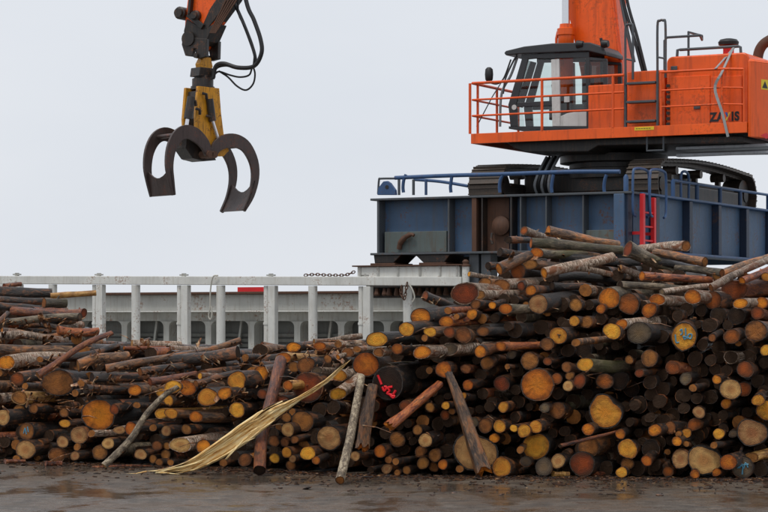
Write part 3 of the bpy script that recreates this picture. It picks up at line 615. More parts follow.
# handrails of the left walkway
def post(px, y0, y1, b, r=0.024, mat='orange_rail', name='rail_post'):
    A = AZ(px, y0, b); B = Vector((A.x, b, AZ(px, y1, b).z)); return rail(name, [A, B], r, mat, exc, n=0)
ZT, ZM1, ZM2 = AZ(469, 83.4, 2.1).z, AZ(469, 100, 2.1).z, AZ(469, 116, 2.1).z
for z in (ZT, ZM1, ZM2):
    rr = 0.03 if z == ZT else 0.022
    rail('handrail', [(XF + 0.03, 2.1, z), (ax(624, 2.1), 2.1, z)], rr, 'orange_rail', exc, n=0)
    rail('handrail', [(XF + 0.03, 2.1, z), (XF + 0.03, 4.4, z)], rr, 'orange_rail', exc, n=0)
for px in (470, 542, 613): 
    x = ax(px, 2.1); rail('rail_post', [(x, 2.1, 5.9), (x, 2.1, ZT)], 0.03, 'orange_rail', exc, n=0)
for yy in (2.35, 3.3, 4.4): rail('rail_post', [(XF + 0.03, yy, 5.9), (XF + 0.03, yy, ZT)], 0.028, 'orange_rail', exc, n=0)
# tool box and step panel beside the cab
ep('tool_box', 'orange', (ax(589, 2.6), ax(625, 2.6), 2.55, 3.5, 5.886, AZ(600, 85, 2.6).z), bevel=0.02)
ep('step_panel', 'orange', (ax(627, 2.5), ax(665, 2.5), 2.5, 4.0, 5.886, AZ(640, 71, 2.5).z), bevel=0.02)
lg = MB(); bL = 2.2; xa, xb2 = ax(625.5, bL), ax(657.5, bL); ztop = AZ(640, 82, bL).z
for x in (xa, xb2): lg.tube([(x, bL, 5.9), (x, bL, AZ(640, 74, bL).z)], 0.03, 10)
lad2 = lg.build('boarding_ladder', 'greysteel', exc, smooth=50)
for py in (83, 101.7, 121.3):
    z = AZ(640, py, bL).z; mb = MB(); mb.box(xa + 0.03, xb2 - 0.03, bL - 0.06, bL + 0.16, z - 0.022, z + 0.022); mb.build('step', 'greysteel', lad2, bevel=0.006)
for x, xo, ytop in ((xa, 0.16, 24), (xb2, 0.17, 22)):
    z0, z1 = AZ(640, 74, bL).z, AZ(640, ytop, bL).z
    rail('grab_rail', [(x, bL, z0), (x, bL, z1 - 0.1), (x + 0.05, bL, z1), (x + xo - 0.05, bL, z1), (x + xo, bL, z1 - 0.1), (x + xo, bL, z0 - 0.1)], 0.026, 'greysteel', exc, n=5)
    rail('grab_rail', [(x, bL, AZ(640, 58, bL).z), (x + xo, bL, AZ(640, 60, bL).z)], 0.02, 'greysteel', exc, n=0)
zs = AZ(655, 150.5, bL).z; xs0, xs1 = ax(647, bL), ax(663.5, bL)
rail('lower_step', [(xs0, bL, 5.70), (xs0, bL, zs), (xs1, bL, zs), (xs1, bL, 5.70)], 0.026, 'greysteel', exc, n=0)
mb = MB(); p0, p1 = AZ(634.5, 130.5, YN - 0.004), AZ(654, 126.2, YN - 0.004); mb.box(p0.x, p1.x, YN - 0.006, YN - 0.001, p0.z, p1.z); yl_ = mb.build('yellow_plate', 'label_yellow', exc)
mb = MB()
for k in range(6): mb.box(p0.x + 0.03 + k * 0.055, p0.x + 0.07 + k * 0.055, YN - 0.010, YN - 0.0062, p0.z + 0.03, p1.z - 0.03)
mb.build('plate_printing', 'letter_black', yl_)
# rails round the housing
for z, r in ((AZ(700, 70, 2.1).z, 0.026), (AZ(700, 88.5, 2.1).z, 0.018), (AZ(700, 105, 2.1).z, 0.018)):
    rail('handrail', [(ax(660, 2.1), 2.1, z), (ax(722, 2.1), 2.1, z), (1.6, 2.1, z - 0.03)], r, 'orange_rail', exc, n=0)
for px in (661, 722, 744): 
    x = min(ax(px, 2.1), 1.62); rail('rail_post', [(x, 2.1, 5.9), (x, 2.1, AZ(700, 70, 2.1).z)], 0.024, 'orange_rail', exc, n=0)
# grey rails, pre-cleaner, exhaust and strap on the roof
z = AZ(700, 48.5, 2.6).z
rail('roof_rail', [(ax(677, 2.6), 2.6, ZH - 0.02), (ax(677.5, 2.6), 2.6, z), (ax(680, 2.6), 2.6, z), (ax(738, 2.6), 2.6, z), (ax(740.5, 2.6), 2.6, z - 0.02), (ax(741, 2.6), 2.6, ZH - 0.02)], 0.03, 'greysteel', exc, n=0)
A = AZ(664.5, 70, 2.7); zz = AZ(664.5, 37.5, 2.7).z
rail('roof_hoop', [A, (A.x, 2.7, zz - 0.06), (A.x + 0.06, 2.7, zz), (ax(700, 2.7), 2.7, zz)], 0.026, 'greysteel', exc, n=0)
x = ax(688.5, 2.7); z1_ = AZ(688, 32, 2.7).z; rail('roof_hoop', [(x, 2.7, ZH), (x, 2.7, z1_), (ax(702, 3.4), 3.4, z1_), (ax(702, 3.4), 3.4, zz), (ax(700, 2.7), 2.7, zz)], 0.026, 'greysteel', exc, n=0)
p = AZ(728.5, 46, 3.0); mb = MB(); mb.tube([(p.x, 3.0, ZH - 0.02), (p.x, 3.0, p.z)], 0.11, 16); pc = mb.build('air_cleaner', 'red', exc, smooth=50)
mb = MB(); mb.lathe((p.x, 3.0, p.z), [(0.14, 0), (0.2, 0.02), (0.21, 0.08), (0.17, 0.13), (0.08, 0.15)], 24); mb.build('cleaner_cap', 'black', pc, smooth=40)
p = AZ(758, 56, 4.0); rail('exhaust_pipe', [(p.x, 4.0, ZH - 0.3), (p.x, 4.0, p.z), (p.x + 0.1, 4.0, p.z + 0.22), (p.x + 0.3, 4.0, p.z + 0.34)], 0.11, 'rust', exc, n=5)
st1 = [AZ(734, 47.5, 2.55), AZ(725, 58, 2.40), AZ(715.5, 68.5, 2.05)]; st2 = [AZ(733, 48, 2.55), AZ(722, 72, 2.05), AZ(715, 88, 2.05), AZ(722, 112, 2.05), AZ(728, 136.5, 2.06)]
for s in (st1, st2):
    mb = MB(); P = catmull(s, 5)
    for i in range(len(P) - 1): mb.beam(P[i], P[i + 1] + (P[i + 1] - P[i]) * 0.05, 0.012, 0.055, (1, 0, 0.3))
    tag_ = mb.build('strap', 'strap', exc)
# the boom: steep box section, gooseneck out of frame, and the arm coming down to the grapple
BM = 4.05
def boxsec(name, line, hts, w, mat, parent, bevel=0.03):
    """plate girder along a polyline of (x, z), total height hts, width w, centred on y = BM"""
    up, lo = [], []
    for i, (x, z) in enumerate(line):
        j0, j1 = max(i - 1, 0), min(i + 1, len(line) - 1); t = Vector((line[j1][0] - line[j0][0], line[j1][1] - line[j0][1])).normalized(); nn = Vector((-t.y, t.x))
        up.append((x + nn.x * hts[i] / 2, z + nn.y * hts[i] / 2)); lo.append((x - nn.x * hts[i] / 2, z - nn.y * hts[i] / 2))
    poly = up + lo[::-1]; N = len(line); mb = MB()
    vs = [(x, BM - w / 2, z) for x, z in poly] + [(x, BM + w / 2, z) for x, z in poly]; K = len(poly)
    fs = [(i, i + 1, K - 2 - i, K - 1 - i) for i in range(N - 1)] + [(i + K, K - 1 - i + K, K - 2 - i + K, i + 1 + K) for i in range(N - 1)] + [(i, i + K, (i + 1) % K + K, (i + 1) % K) for i in range(K)]
    mb.add(vs, fs); return mb.build(name, mat, parent, bevel=bevel)
q0, q1 = AZ(613, 108, BM), AZ(596, 0, BM)
dx, dz = q1.x - q0.x, q1.z - q0.z
line = [(q0.x, q0.z - 0.2), (q0.x + dx * 0.5, q0.z + dz * 0.5), (q1.x, q1.z), (q0.x + dx * 2.0, q0.z + dz * 2.0), (q0.x + dx * 3.0 - 0.25, q0.z + dz * 2.85), (-6.6, 14.3), (-10.6, 14.9)]
boom = boxsec('boom', line, [0.85, 1.0, 1.12, 1.2, 1.15, 0.95, 0.55], 0.62, 'orange', exc)
tip = AZ(197, 47, BM); tp = AZ(211, 0, BM); ex, ez = tp.x - tip.x, tp.z - tip.z; kk = (14.9 - tip.z) / ez
arm = boxsec('arm', [(tip.x + ex * kk * 1.12, tip.z + ez * kk * 1.12), (tip.x + ex * kk * 0.8, tip.z + ez * kk * 0.8), (tp.x, tp.z), (tip.x + ex * 0.45, tip.z + ez * 0.45), (tip.x, tip.z)], [0.7, 1.2, 1.0, 0.74, 0.46], 0.5, 'orange', exc)
for px0, px1 in ((626, 643), (630, 646)):
    rail('hydraulic_hose', [AZ(px1, 72, 3.65), AZ((px0 + px1) / 2 - 1, 36, 3.66), AZ(px0 - 3, 0, 3.68), AZ(px0 - 9, -45, 3.68)], 0.035, 'black', boom)
rail('hydraulic_pipe', [AZ(620, 60, 3.7), AZ(616, 30, 3.71), AZ(610, -20, 3.71)], 0.03, 'orange_rail', boom); rail('hydraulic_pipe', [AZ(634, 62, 3.68), AZ(625, 20, 3.69), AZ(618, -20, 3.7)], 0.04, 'greysteel', boom)
# boom cylinder beside the boom
zg0, zg1 = AZ(566, 43, 3.45).z, AZ(566, 24, 3.45).z; xg = ax(566, 3.45)
mb = MB(); mb.tube([(xg, 3.45, 6.2), (xg, 3.45, zg0 - 0.05), (xg, 3.45, zg0 - 0.02), (xg, 3.45, zg0 + 0.15), (xg, 3.45, zg0 + 0.17), (xg, 3.45, zg1 - 0.1), (xg, 3.45, zg1 - 0.08), (xg, 3.45, zg1)], [0.15, 0.15, 0.17, 0.17, 0.19, 0.19, 0.14, 0.13], 20)
bc = mb.build('boom_cylinder', 'orange', exc, smooth=35)
mb = MB(); mb.tube([(xg, 3.45, zg1 + 0.002), (xg - 0.03, 3.5, 11.2)], 0.085, 18); mb.build('piston_rod', 'chrome', bc, smooth=50)
mb = MB(); mb.tube([(xg - 0.03, 3.35, 11.25), (xg - 0.03, 3.8, 11.25)], 0.16, 18); mb.build('rod_eye', 'orange', bc, smooth=40)
rail('cylinder_pipe', [(xg - 0.2, 3.4, 6.6), (xg - 0.2, 3.4, zg1 - 0.3), (xg - 0.17, 3.42, zg1 - 0.15)], 0.03, 'orange_rail', bc, n=0)
# --- cab
def cp(x, y): return (450 + x / 3.2, y / 3.2)
def cpoly(pts, b): return flat([cp(x, y) for x, y in pts], b)
BN, BFR = 2.75, 3.6
mb = MB(); mb.prism(cpoly([(188, 412), (512, 412), (512, 404), (188, 404)], BN), XZ, BN + 0.001, BFR); cab = mb.build('cab', 'cabframe', exc)
fr_parts = [('front_pillar', 'cabframe', [(193, 404), (186, 335), (230, 186), (250, 186), (212, 332), (216, 404)]),
            ('roof_beam', 'cabframe', [(228, 174), (445, 165), (445, 184), (228, 188)]),
            ('door_pillar', 'cabwhite', [(323, 190), (349, 188), (353, 404), (327, 404)]),
            ('rear_pillar', 'cabframe', [(433, 184), (447, 183), (447, 404), (437, 404)]),
            ('cross_bar', 'cabframe', [(214, 328), (326, 322), (327, 338), (215, 342)]),
            ('door_panel', 'cabwhite', [(353, 372), (375, 362), (437, 352), (437, 404), (353, 404)]),
            ('quarter_frame', 'cabframe', [(447, 183), (500, 187), (502, 195), (447, 194)]), ('quarter_frame', 'cabframe', [(490, 195), (502, 195), (504, 404), (490, 404)]),
            ('rear_panel', 'cabframe', [(447, 275), (490, 275), (490, 404), (447, 404)])]
panes = [[(250, 188), (323, 190), (326, 321), (213, 328)], [(215, 343), (327, 339), (327, 404), (216, 404)], [(350, 189), (433, 184), (437, 351), (375, 361), (353, 371)], [(448, 195), (489, 195), (489, 274), (448, 274)]]
for nm, mt, pl in fr_parts:
    P2 = cpoly(pl, BN)
    for b0, b1 in ((BN, BN + 0.06), (BFR - 0.06, BFR)):
        mb = MB(); mb.prism(P2, XZ, b0, b1); mb.build(nm, mt, cab, bevel=0.008)
for pl in panes:
    P2 = cpoly(pl, BN)
    for b0 in (BN + 0.025, BFR - 0.035):
        mb = MB(); mb.add([(x, b0, z) for x, z in P2], [tuple(range(len(P2)))]); mb.build('window_pane', 'glass', cab)
W = cpoly([(228, 188), (184, 335), (190, 404), (194, 404), (190, 335), (233, 188)], BN)
mb = MB()
for (x0, z0), (x1, z1) in ((W[0], W[1]), (W[1], W[2])): mb.add([(x0, BN + 0.061, z0), (x0, BFR - 0.061, z0), (x1, BFR - 0.061, z1), (x1, BN + 0.061, z1)], [(0, 1, 2, 3)])
mb.build('windscreen', 'glass', cab)
W = cpoly([(494, 195), (497, 195), (497, 404), (494, 404)], BN); 
mb = MB(); mb.prism(cpoly([(490, 275), (502, 275), (503, 404), (490, 404)], BN), XZ, BN + 0.061, BFR - 0.061); mb.build('rear_wall', 'cabframe', cab)
mb = MB(); mb.prism(cpoly([(176, 170), (182, 163), (240, 149), (330, 139), (450, 136), (486, 148), (502, 166), (502, 178), (445, 164), (228, 173), (182, 178)], BN), XZ, BN - 0.06, BFR + 0.06); mb.build('cab_roof', 'cabframe', cab, bevel=0.02)
A = AZ(*cp(300, 404), 3.2); sx_ = AZ(*cp(385, 404), BN).x
mb = MB(); mb.box(sx_ - 0.30, sx_ + 0.2, 3.03, 3.47, A.z + 0.28, A.z + 0.42); mb.box(sx_ + 0.12, sx_ + 0.26, 3.05, 3.45, A.z + 0.40, A.z + 1.05); mb.box(sx_ + 0.14, sx_ + 0.24, 3.13, 3.37, A.z + 1.05, A.z + 1.28); mb.box(sx_ - 0.15, sx_ + 0.1, 3.12, 3.38, A.z, A.z + 0.28)
mb.build('operator_seat', 'seat', cab, bevel=0.04)
mb = MB(); mb.box(sx_ - 0.55, sx_ - 0.05, 2.9, 3.0, A.z + 0.1, A.z + 0.62); mb.tube([(sx_ - 0.45, 2.96, A.z + 0.6), (sx_ - 0.5, 2.96, A.z + 0.85)], 0.03, 8); mb.build('control_console', 'black', cab, bevel=0.03)
mb = MB(); p = AZ(*cp(372, 317), BN - 0.01); mb.box(p.x - 0.06, p.x + 0.06, BN + 0.018, BN + 0.022, p.z - 0.06, p.z + 0.06); mb.build('door_sticker', 'cabwhite', cab)
mb = MB(); p = AZ(*cp(205, 343), BN - 0.01); mb.tube([(p.x, BN - 0.012, p.z), (p.x, BN - 0.002, p.z)], 0.055, 14); mb.build('round_sticker', 'cabwhite', cab)
# mirror, lamps, wiper
p = AZ(*cp(125, 238), 2.6); mb = MB(); mb.lathe((p.x, 2.6, p.z - 0.15), [(0.05, 0), (0.08, 0.04), (0.09, 0.15), (0.08, 0.26), (0.04, 0.3)], 14); mb.build('mirror', 'black', cab, smooth=50)
rail('mirror_arm', [AZ(*cp(120, 262), 2.6), AZ(*cp(150, 268), 2.65), AZ(*cp(172, 250), 2.72), AZ(*cp(195, 190), 2.75)], 0.018, 'black', cab)
rail('wiper_arm', [AZ(*cp(170, 300), 2.85), AZ(*cp(178, 250), 2.85), AZ(*cp(203, 195), 2.85), AZ(*cp(215, 178), 2.85)], 0.02, 'greysteel', cab)
rail('guard_rod', [AZ(*cp(85, 405), 2.4), AZ(*cp(135, 310), 2.5), AZ(*cp(165, 262), 2.6)], 0.012, 'greysteel', cab, n=0)
rail('guard_frame', [AZ(*cp(160, 405), 2.9), AZ(*cp(165, 300), 2.9), AZ(*cp(195, 240), 2.9), AZ(*cp(215, 185), 2.9)], 0.028, 'lightsteel', cab)
for x_, y_ in ((418, 142), (498, 140)):
    p = AZ(*cp(x_, y_), 2.72); mb = MB(); mb.tube([(p.x + 0.06, 2.72, p.z), (p.x - 0.05, 2.72, p.z), (p.x - 0.08, 2.72, p.z)], [0.07, 0.09, 0.085], 14); mb.build('work_lamp', 'black', cab, smooth=40)
p = AZ(*cp(490, 160), 2.7); mb = MB(); mb.beam((p.x, 2.7, p.z), (p.x - 0.05, 2.7, p.z + 0.25), 0.05, 0.04); mb.build('lamp_bracket', 'black', cab)

# ------------------------------------------------------------------ grapple hanging from the arm
KS = F / (AZ(205, 60, BM) @ Vector((0, 0, 0)) if False else 52.0)       # pixels per metre at the grapple
gp = FRAME @ AZ(205, 150, BM)
gr = bpy.data.objects.new('log_grapple', None); C.objects.link(gr); gr.location = gp
tag(gr, 'rusty two-jawed log grapple hanging open from the orange arm', 'grapple'); ORG['log_grapple'] = Vector((0, 0, 0))
PSI = math.radians(41); gr.rotation_euler = (0, math.radians(1), PSI)      # local x = opening direction, y = width
def GP(px, py, y=0.0):
    """grapple frame point seen at (px, py); y is the offset across the jaws"""
    return Vector((((px - 205) / KS + y * math.sin(PSI)) / math.cos(PSI), y, -(py - 150) / KS))
def jaw(name, side):
    Wd = 0.92
    if side < 0: cen = [(211, 156), (207, 146), (199, 138), (190, 135.5), (182, 141), (176.5, 154), (175, 170), (177, 185), (179.5, 199)]
    else: cen = [(215, 156), (219, 147), (228, 141), (238, 140.5), (247, 146), (254, 160), (255.5, 176), (252, 194), (245, 210)]
    wid = [0.20, 0.28, 0.33, 0.32, 0.29, 0.25, 0.21, 0.16, 0.09]
    root = None
    C3 = catmull([GP(px, py, -0.46) for px, py in cen], 4); Wd3 = np.interp(np.linspace(0, 8, len(C3)), range(9), wid)
    for y0 in (-0.46, 0.40):
        up, lo = [], []
        for i, p in enumerate(C3):
            t = (C3[min(i + 1, len(C3) - 1)] - C3[max(i - 1, 0)]); t.y = 0; t.normalize(); nn = Vector((-t.z, 0, t.x)); h = Wd3[i] / 2
            up.append(p + nn * h); lo.append(p - nn * h)
        N = len(C3); mb = MB(); vs = []
        for dy in (0, 0.07): vs += [(p.x, y0 + dy, p.z) for p in up] + [(p.x, y0 + dy, p.z) for p in lo]
        fs = []
        for i in range(N - 1):
            a, b2, c2, d = i, i + 1, N + i + 1, N + i; K = 2 * N
            fs += [(a, b2, c2, d), (d + K, c2 + K, b2 + K, a + K), (a, a + K, b2 + K, b2), (d, c2, c2 + K, d + K)]
        K = 2 * N; fs += [(0, N, N + K, K), (N - 1, N - 1 + K, 2 * N - 1 + K, 2 * N - 1)]
        mb.add(vs, fs)
        if root is None: root = mb.build(name, 'grapsteel', gr, bevel=0.008)
        else: mb.build('tine', 'grapsteel', root, bevel=0.008)
    # blade joining the two tines at the tip
    mb = MB(); s = side; e0, e1, e2 = C3[-1], C3[-4], C3[-8]; out = [(e0 + Vector((0, 0, -0.02)))]
    poly = [(p.x + s * 0.03, p.z) for p in (C3[-1], C3[-3], C3[-5], C3[-7])]; poly2 = [(x - s * 0.05, z) for x, z in poly[::-1]]
    PP = poly + poly2; NN = 7; vs = []; fs = []
    for j in range(NN + 1):
        t = j / NN; yy = -0.46 + 0.93 * t; sag = 1.25 - 0.45 * math.sin(math.pi * t)
        for x, z in PP:
            zz = PP[0][1] + (z - PP[0][1]) * sag; vs.append((x, yy, zz))
    K = len(PP)
    for j in range(NN):
        for i in range(K): fs.append((j * K + i, j * K + (i + 1) % K, (j + 1) * K + (i + 1) % K, (j + 1) * K + i))
    fs += [tuple(range(K)), tuple(range(NN * K, NN * K + K))[::-1]]
    mb.add(vs, fs); mb.build('blade', 'grapsteel', root, bevel=0.006)
    p = C3[0]; mb = MB(); mb.tube([(p.x, -0.52, p.z), (p.x, 0.53, p.z)], 0.085, 16); mb.build('pivot_pin', 'rust', root, smooth=40)
    for k in (9, 15):
        p = C3[k]; mb = MB(); mb.tube([(p.x, -0.40, p.z), (p.x, 0.41, p.z)], 0.05, 12); mb.build('cross_tube', 'grapsteel', root, smooth=40)
    return root
jaw('jaw', -1); jaw('jaw', 1)
def gpoly(name, pts, y0, y1, mat, bevel=0.01, parent=None):
    mb = MB(); mb.prism([(GP(px, py).x, GP(px, py).z) for px, py in pts], XZ, y0, y1); return mb.build(name, mat, parent or gr, bevel=bevel)
body = gpoly('grapple_body', [(191, 88), (211, 88), (213, 112), (216, 135), (221, 150), (216, 156), (206, 157), (200, 153), (190, 138), (189, 120)], -0.28, -0.20, 'yellow')
gpoly('body_plate', [(191, 88), (211, 88), (213, 112), (216, 135), (221, 150), (216, 156), (206, 157), (200, 153), (190, 138), (189, 120)], 0.20, 0.28, 'yellow', parent=body)
gpoly('body_core', [(193, 92), (209, 92), (210, 120), (208, 140), (197, 138), (191, 120)], -0.19, 0.19, 'darksteel', parent=body)
gpoly('lower_housing', [(184, 140), (196, 140), (207, 150), (212, 160), (200, 162), (190, 160), (183, 150)], -0.16, 0.30, 'darksteel')
mb = MB(); mb.lathe(GP(202, 90), [(0.28, 0), (0.28, 0.08), (0.25, 0.09), (0.25, 0.26), (0.20, 0.28), (0.2, 0.34)], 22); mb.build('rotator', 'darksteel', gr, smooth=40)
for s_ in (-1, 1):
    mb = MB(); mb.tube([GP(193 if s_ < 0 else 210, 100, -0.34), GP(190 if s_ < 0 else 213, 122, -0.34)], 0.09, 14); cy = mb.build('jaw_cylinder', 'darksteel', gr, smooth=40)
    mb = MB(); mb.tube([GP(190 if s_ < 0 else 213, 122, -0.34), GP(188 if s_ < 0 else 218, 138, -0.36)], 0.045, 12); mb.build('piston_rod', 'chrome', cy, smooth=40)
for px, py in ((205, 96), (195, 104), (199, 112), (209, 118)):
    p = GP(px, py, -0.34); mb = MB(); mb.tube([p + Vector((-0.06, 0, 0.02)), p + Vector((0.03, -0.04, 0)), p + Vector((0.07, 0, -0.1))], 0.035, 10); mb.build('hose_fitting', 'darksteel', gr, smooth=50)
# swivel link between the rotator and the fork of the arm
gpoly('swivel_link', [(200, 57), (207, 57), (209, 66), (206, 72), (208, 77), (196, 77), (198, 70), (197, 64)], -0.10, 0.10, 'yellow')
gpoly('swivel_block', [(195, 68), (209, 68), (210, 77), (194, 77)], -0.18, 0.18, 'darksteel')
# arm fork (belongs to the arm)
for b0 in (BM - 0.32, BM + 0.20):
    mb = MB(); mb.prism(flat([(190, 38), (214, 40), (213.5, 58), (206, 60), (204, 50), (200.5, 50), (200, 58), (192.5, 57), (189, 46)], BM), XZ, b0, b0 + 0.12); mb.build('arm_fork', 'darksteel', arm, bevel=0.015)
mb = MB(); mb.prism(flat([(193, 20), (199, 24), (212, 30), (221, 24), (213, 42), (208, 46), (191, 44), (190, 32)], BM), XZ, BM - 0.275, BM + 0.275); mb.build('tip_casting', 'darksteel', arm, bevel=0.02)
mb = MB(); pq = AZ(204, 57, BM); mb.tube([(pq.x, BM - 0.38, pq.z), (pq.x, BM + 0.38, pq.z)], 0.06, 14); mb.build('fork_pin', 'darksteel', arm, smooth=40)
mb = MB(); pq = AZ(196, 40, BM); mb.tube([(pq.x, BM - 0.36, pq.z), (pq.x, BM + 0.36, pq.z)], 0.17, 18); mb.build('arm_boss', 'darksteel', arm, smooth=40)
mb = MB(); mb.prism(flat([(207, 30), (214, 30), (236, 0), (240, -8), (228, -8), (216, 10)], BM), XZ, BM - 0.27, BM + 0.27); mb.build('guard_plate', 'darksteel', arm, bevel=0.015)
for k in range(5):
    mb = MB(); mb.beam(AZ(210 + k * 1.3, 33, BM - 0.285), AZ(226 + k * 2.6, 0, BM - 0.285), 0.03, 0.03); mb.build('guard_bar', 'rust', arm)
mb = MB(); mb.beam(AZ(188, 14, BM - 0.3), AZ(203, 27, BM - 0.3), 0.07, 0.13); mb.beam(AZ(192, -6, BM - 0.3), AZ(190, 14, BM - 0.3), 0.07, 0.15); mb.build('link_bar', 'darksteel', arm, bevel=0.01)
for px, py, r in ((187.5, 14.5, 0.15), (203, 17, 0.12)):
    pq = AZ(px, py, BM); mb = MB(); mb.tube([(pq.x, BM - 0.42, pq.z), (pq.x, BM - 0.36, pq.z), (pq.x, BM - 0.34, pq.z), (pq.x, BM + 0.36, pq.z)], [r * 0.7, r * 0.8, r, r], 16); mb.build('link_pin', 'darksteel', arm, smooth=40)
H = [[(246, 0), (254, 20), (260.5, 39), (261.5, 53), (254, 66), (238, 67.5), (224, 63.5), (216, 66), (213, 78)],
     [(243, -25), (238, 10), (247, 30), (254, 50), (253.5, 66)], [(234, 2), (243, 22), (250, 40), (255, 56), (254, 66), (239, 68), (226, 65), (216, 68), (213, 79)],
     [(214, 75), (219, 71.5), (230, 75), (240, 77), (249, 75), (252, 68)], [(219, 71), (228, 77), (237, 86), (246, 90), (253, 84), (255, 74), (253, 66)]]
for i, h in enumerate(H):
    pts = [AZ(px, py, BM - 0.12 + 0.05 * i) for px, py in h]
    if i in (0,): pts = [AZ(236, -60, BM)] + pts
    rail('hydraulic_hose', pts, 0.05 if i == 0 else (0.04 if i == 2 else 0.022), 'black', exc)

# ------------------------------------------------------------------ the log heaps
def base_y(x): return float(np.interp(x, [-60, 0, 100, 250, 340, 420, 560, 768, 860], [462, 463, 466, 471, 476, 478, 479, 481, 482]))
def front(x, y):
    """distance of the heap's face at a photo position: an almost upright face whose top leans back"""
    d = CAMH * F / (base_y(x) - HY); w = min(max((x - 300) / 80.0, 0), 1)
    left = (base_y(x) - y) * 0.005 + max(0, 385 - y) * 0.030
    right = (base_y(x) - y) * 0.004 + max(0, 330 - y) * 0.021
    return d + 0.12 + left * (1 - w) + right * w

def nz(p, seed):      # cheap smooth periodic noise round a log
    return math.sin(p * 2 + seed) * 0.5 + math.sin(p * 3 + seed * 1.7) * 0.35 + math.sin(p * 5 + seed * 2.3) * 0.2

BVS, BFS = [], []     # everything solid in the heaps, for dropping litter on it
def log_mesh(L, r0, r1, seed, bend=0.02, skew=0.0, lob=0.05, seg=18, rings=12, shape=None, stubs=0, ragged=0.0):
    rn = random.Random(seed); pa, pb = rn.uniform(0, 6.28), rn.uniform(0, 6.28)
    bx, by = math.cos(pa) * bend * L, math.sin(pa) * bend * L; s1 = rn.uniform(0, 6.28)
    kx, ky = rn.uniform(-1, 1) * bend * 0.5 * L, rn.uniform(-1, 1) * bend * 0.5 * L
    V, Fc = [], []
    for i in range(rings + 1):
        t = i / rings; cx = bx * math.sin(math.pi * t) + kx * math.sin(2 * math.pi * t); cy = by * math.sin(math.pi * t) + ky * math.sin(2 * math.pi * t)
        r = r0 + (r1 - r0) * t + (r0 * 0.05 * math.exp(-t * 14))
        for k in range(seg):
            a = 2 * math.pi * k / seg
            rr = r * (1 + lob * nz(a, s1 + t * 1.5) + lob * 0.5 * math.sin(a * 2 + t * 9 + pb) + rn.uniform(-0.018, 0.018))
            if shape: rr *= 1 + (shape((math.pi - a) % (2 * math.pi)) - 1) * max(0, 1 - t * 2.2)
            x, y = rr * math.cos(a), rr * math.sin(a)
            z = t * L - skew * x * max(0, 1 - t * 2.5) + (rn.uniform(-1, 1) * ragged * r0 if i == 0 else 0)
            V.append((cx + x, cy + y, z))
    for i in range(rings):
        for k in range(seg):
            a, b2 = i * seg + k, i * seg + (k + 1) % seg; Fc.append((a, a + seg, b2 + seg, b2))
    o = len(V); c0 = sum((Vector(V[k]) for k in range(seg)), Vector()) / seg       # bark edge round the sawn face
    for k in range(seg): q = c0.lerp(Vector(V[k]), 0.92); V.append((q.x, q.y, q.z + 0.004))
    for k in range(seg): Fc.append((k, (k + 1) % seg, o + (k + 1) % seg, o + k))
    for _ in range(stubs):
        t = rn.uniform(0.06, 0.6); a = rn.uniform(-0.4, 3.5); r = (r0 + (r1 - r0) * t); q = r * rn.uniform(0.12, 0.22); o = len(V)
        cx = bx * math.sin(math.pi * t) + kx * math.sin(2 * math.pi * t); cy = by * math.sin(math.pi * t) + ky * math.sin(2 * math.pi * t)
        for h, w in ((0.85, 1.4), (1.12, 1.0), (rn.uniform(1.25, 1.7), 0.75)):
            for k in range(6):
                b2 = 2 * math.pi * k / 6; d = Vector((math.cos(a), math.sin(a), 0)); s = Vector((-math.sin(a), math.cos(a), 0))
                p = d * r * h + s * q * w * math.cos(b2); V.append((cx + p.x, cy + p.y, t * L + q * w * math.sin(b2) + (h - 0.85) * r * 0.5))
        for j in (0, 1):
            for k in range(6): Fc.append((o + j * 6 + k, o + j * 6 + (k + 1) % 6, o + j * 6 + 6 + (k + 1) % 6, o + j * 6 + 6 + k))
        Fc.append(tuple(o + 12 + k for k in range(6)))
    return V, Fc, seg, rings

def end_mesh(V, seg, i0, seed, flip=False, dish=0.0, ragged=0.0):
    """sawn face over ring i0: centre point, two inner rings, the rim"""
    rn = random.Random(seed); ring = [Vector(V[i0 + k]) for k in range(seg)]; c = sum(ring, Vector()) / seg
    vs = [c]; rim = [0.0]
    for f in (0.35, 0.7, 0.925):
        for k in range(seg):
            p = c.lerp(ring[k], f); p.z += rn.uniform(-1, 1) * (0.0006 + ragged * 0.02) - (dish if f < 0.8 else 0); vs.append(p); rim.append(min(1, f / 0.925))
    fs = [(0, 1 + k, 1 + (k + 1) % seg) for k in range(seg)]
    for j in range(2):
        for k in range(seg):
            a, b2 = 1 + j * seg + k, 1 + j * seg + (k + 1) % seg; fs.append((a, a + seg, b2 + seg, b2))
    if flip: fs = [f[::-1] for f in fs]
    return vs, fs, rim

def frame_at(p0, d):
    d = d.normalized(); x = d.cross(Vector((0, 0, 1))).normalized(); y = x.cross(d).normalized()     # x right, y up, z along the log
    y = -(d.cross(x)) if False else y
    m = Matrix((x, y, d)).transposed()
    if m.determinant() < 0: x = -x; m = Matrix((x, y, d)).transposed()
    return Matrix.Translation(p0) @ m.to_4x4()

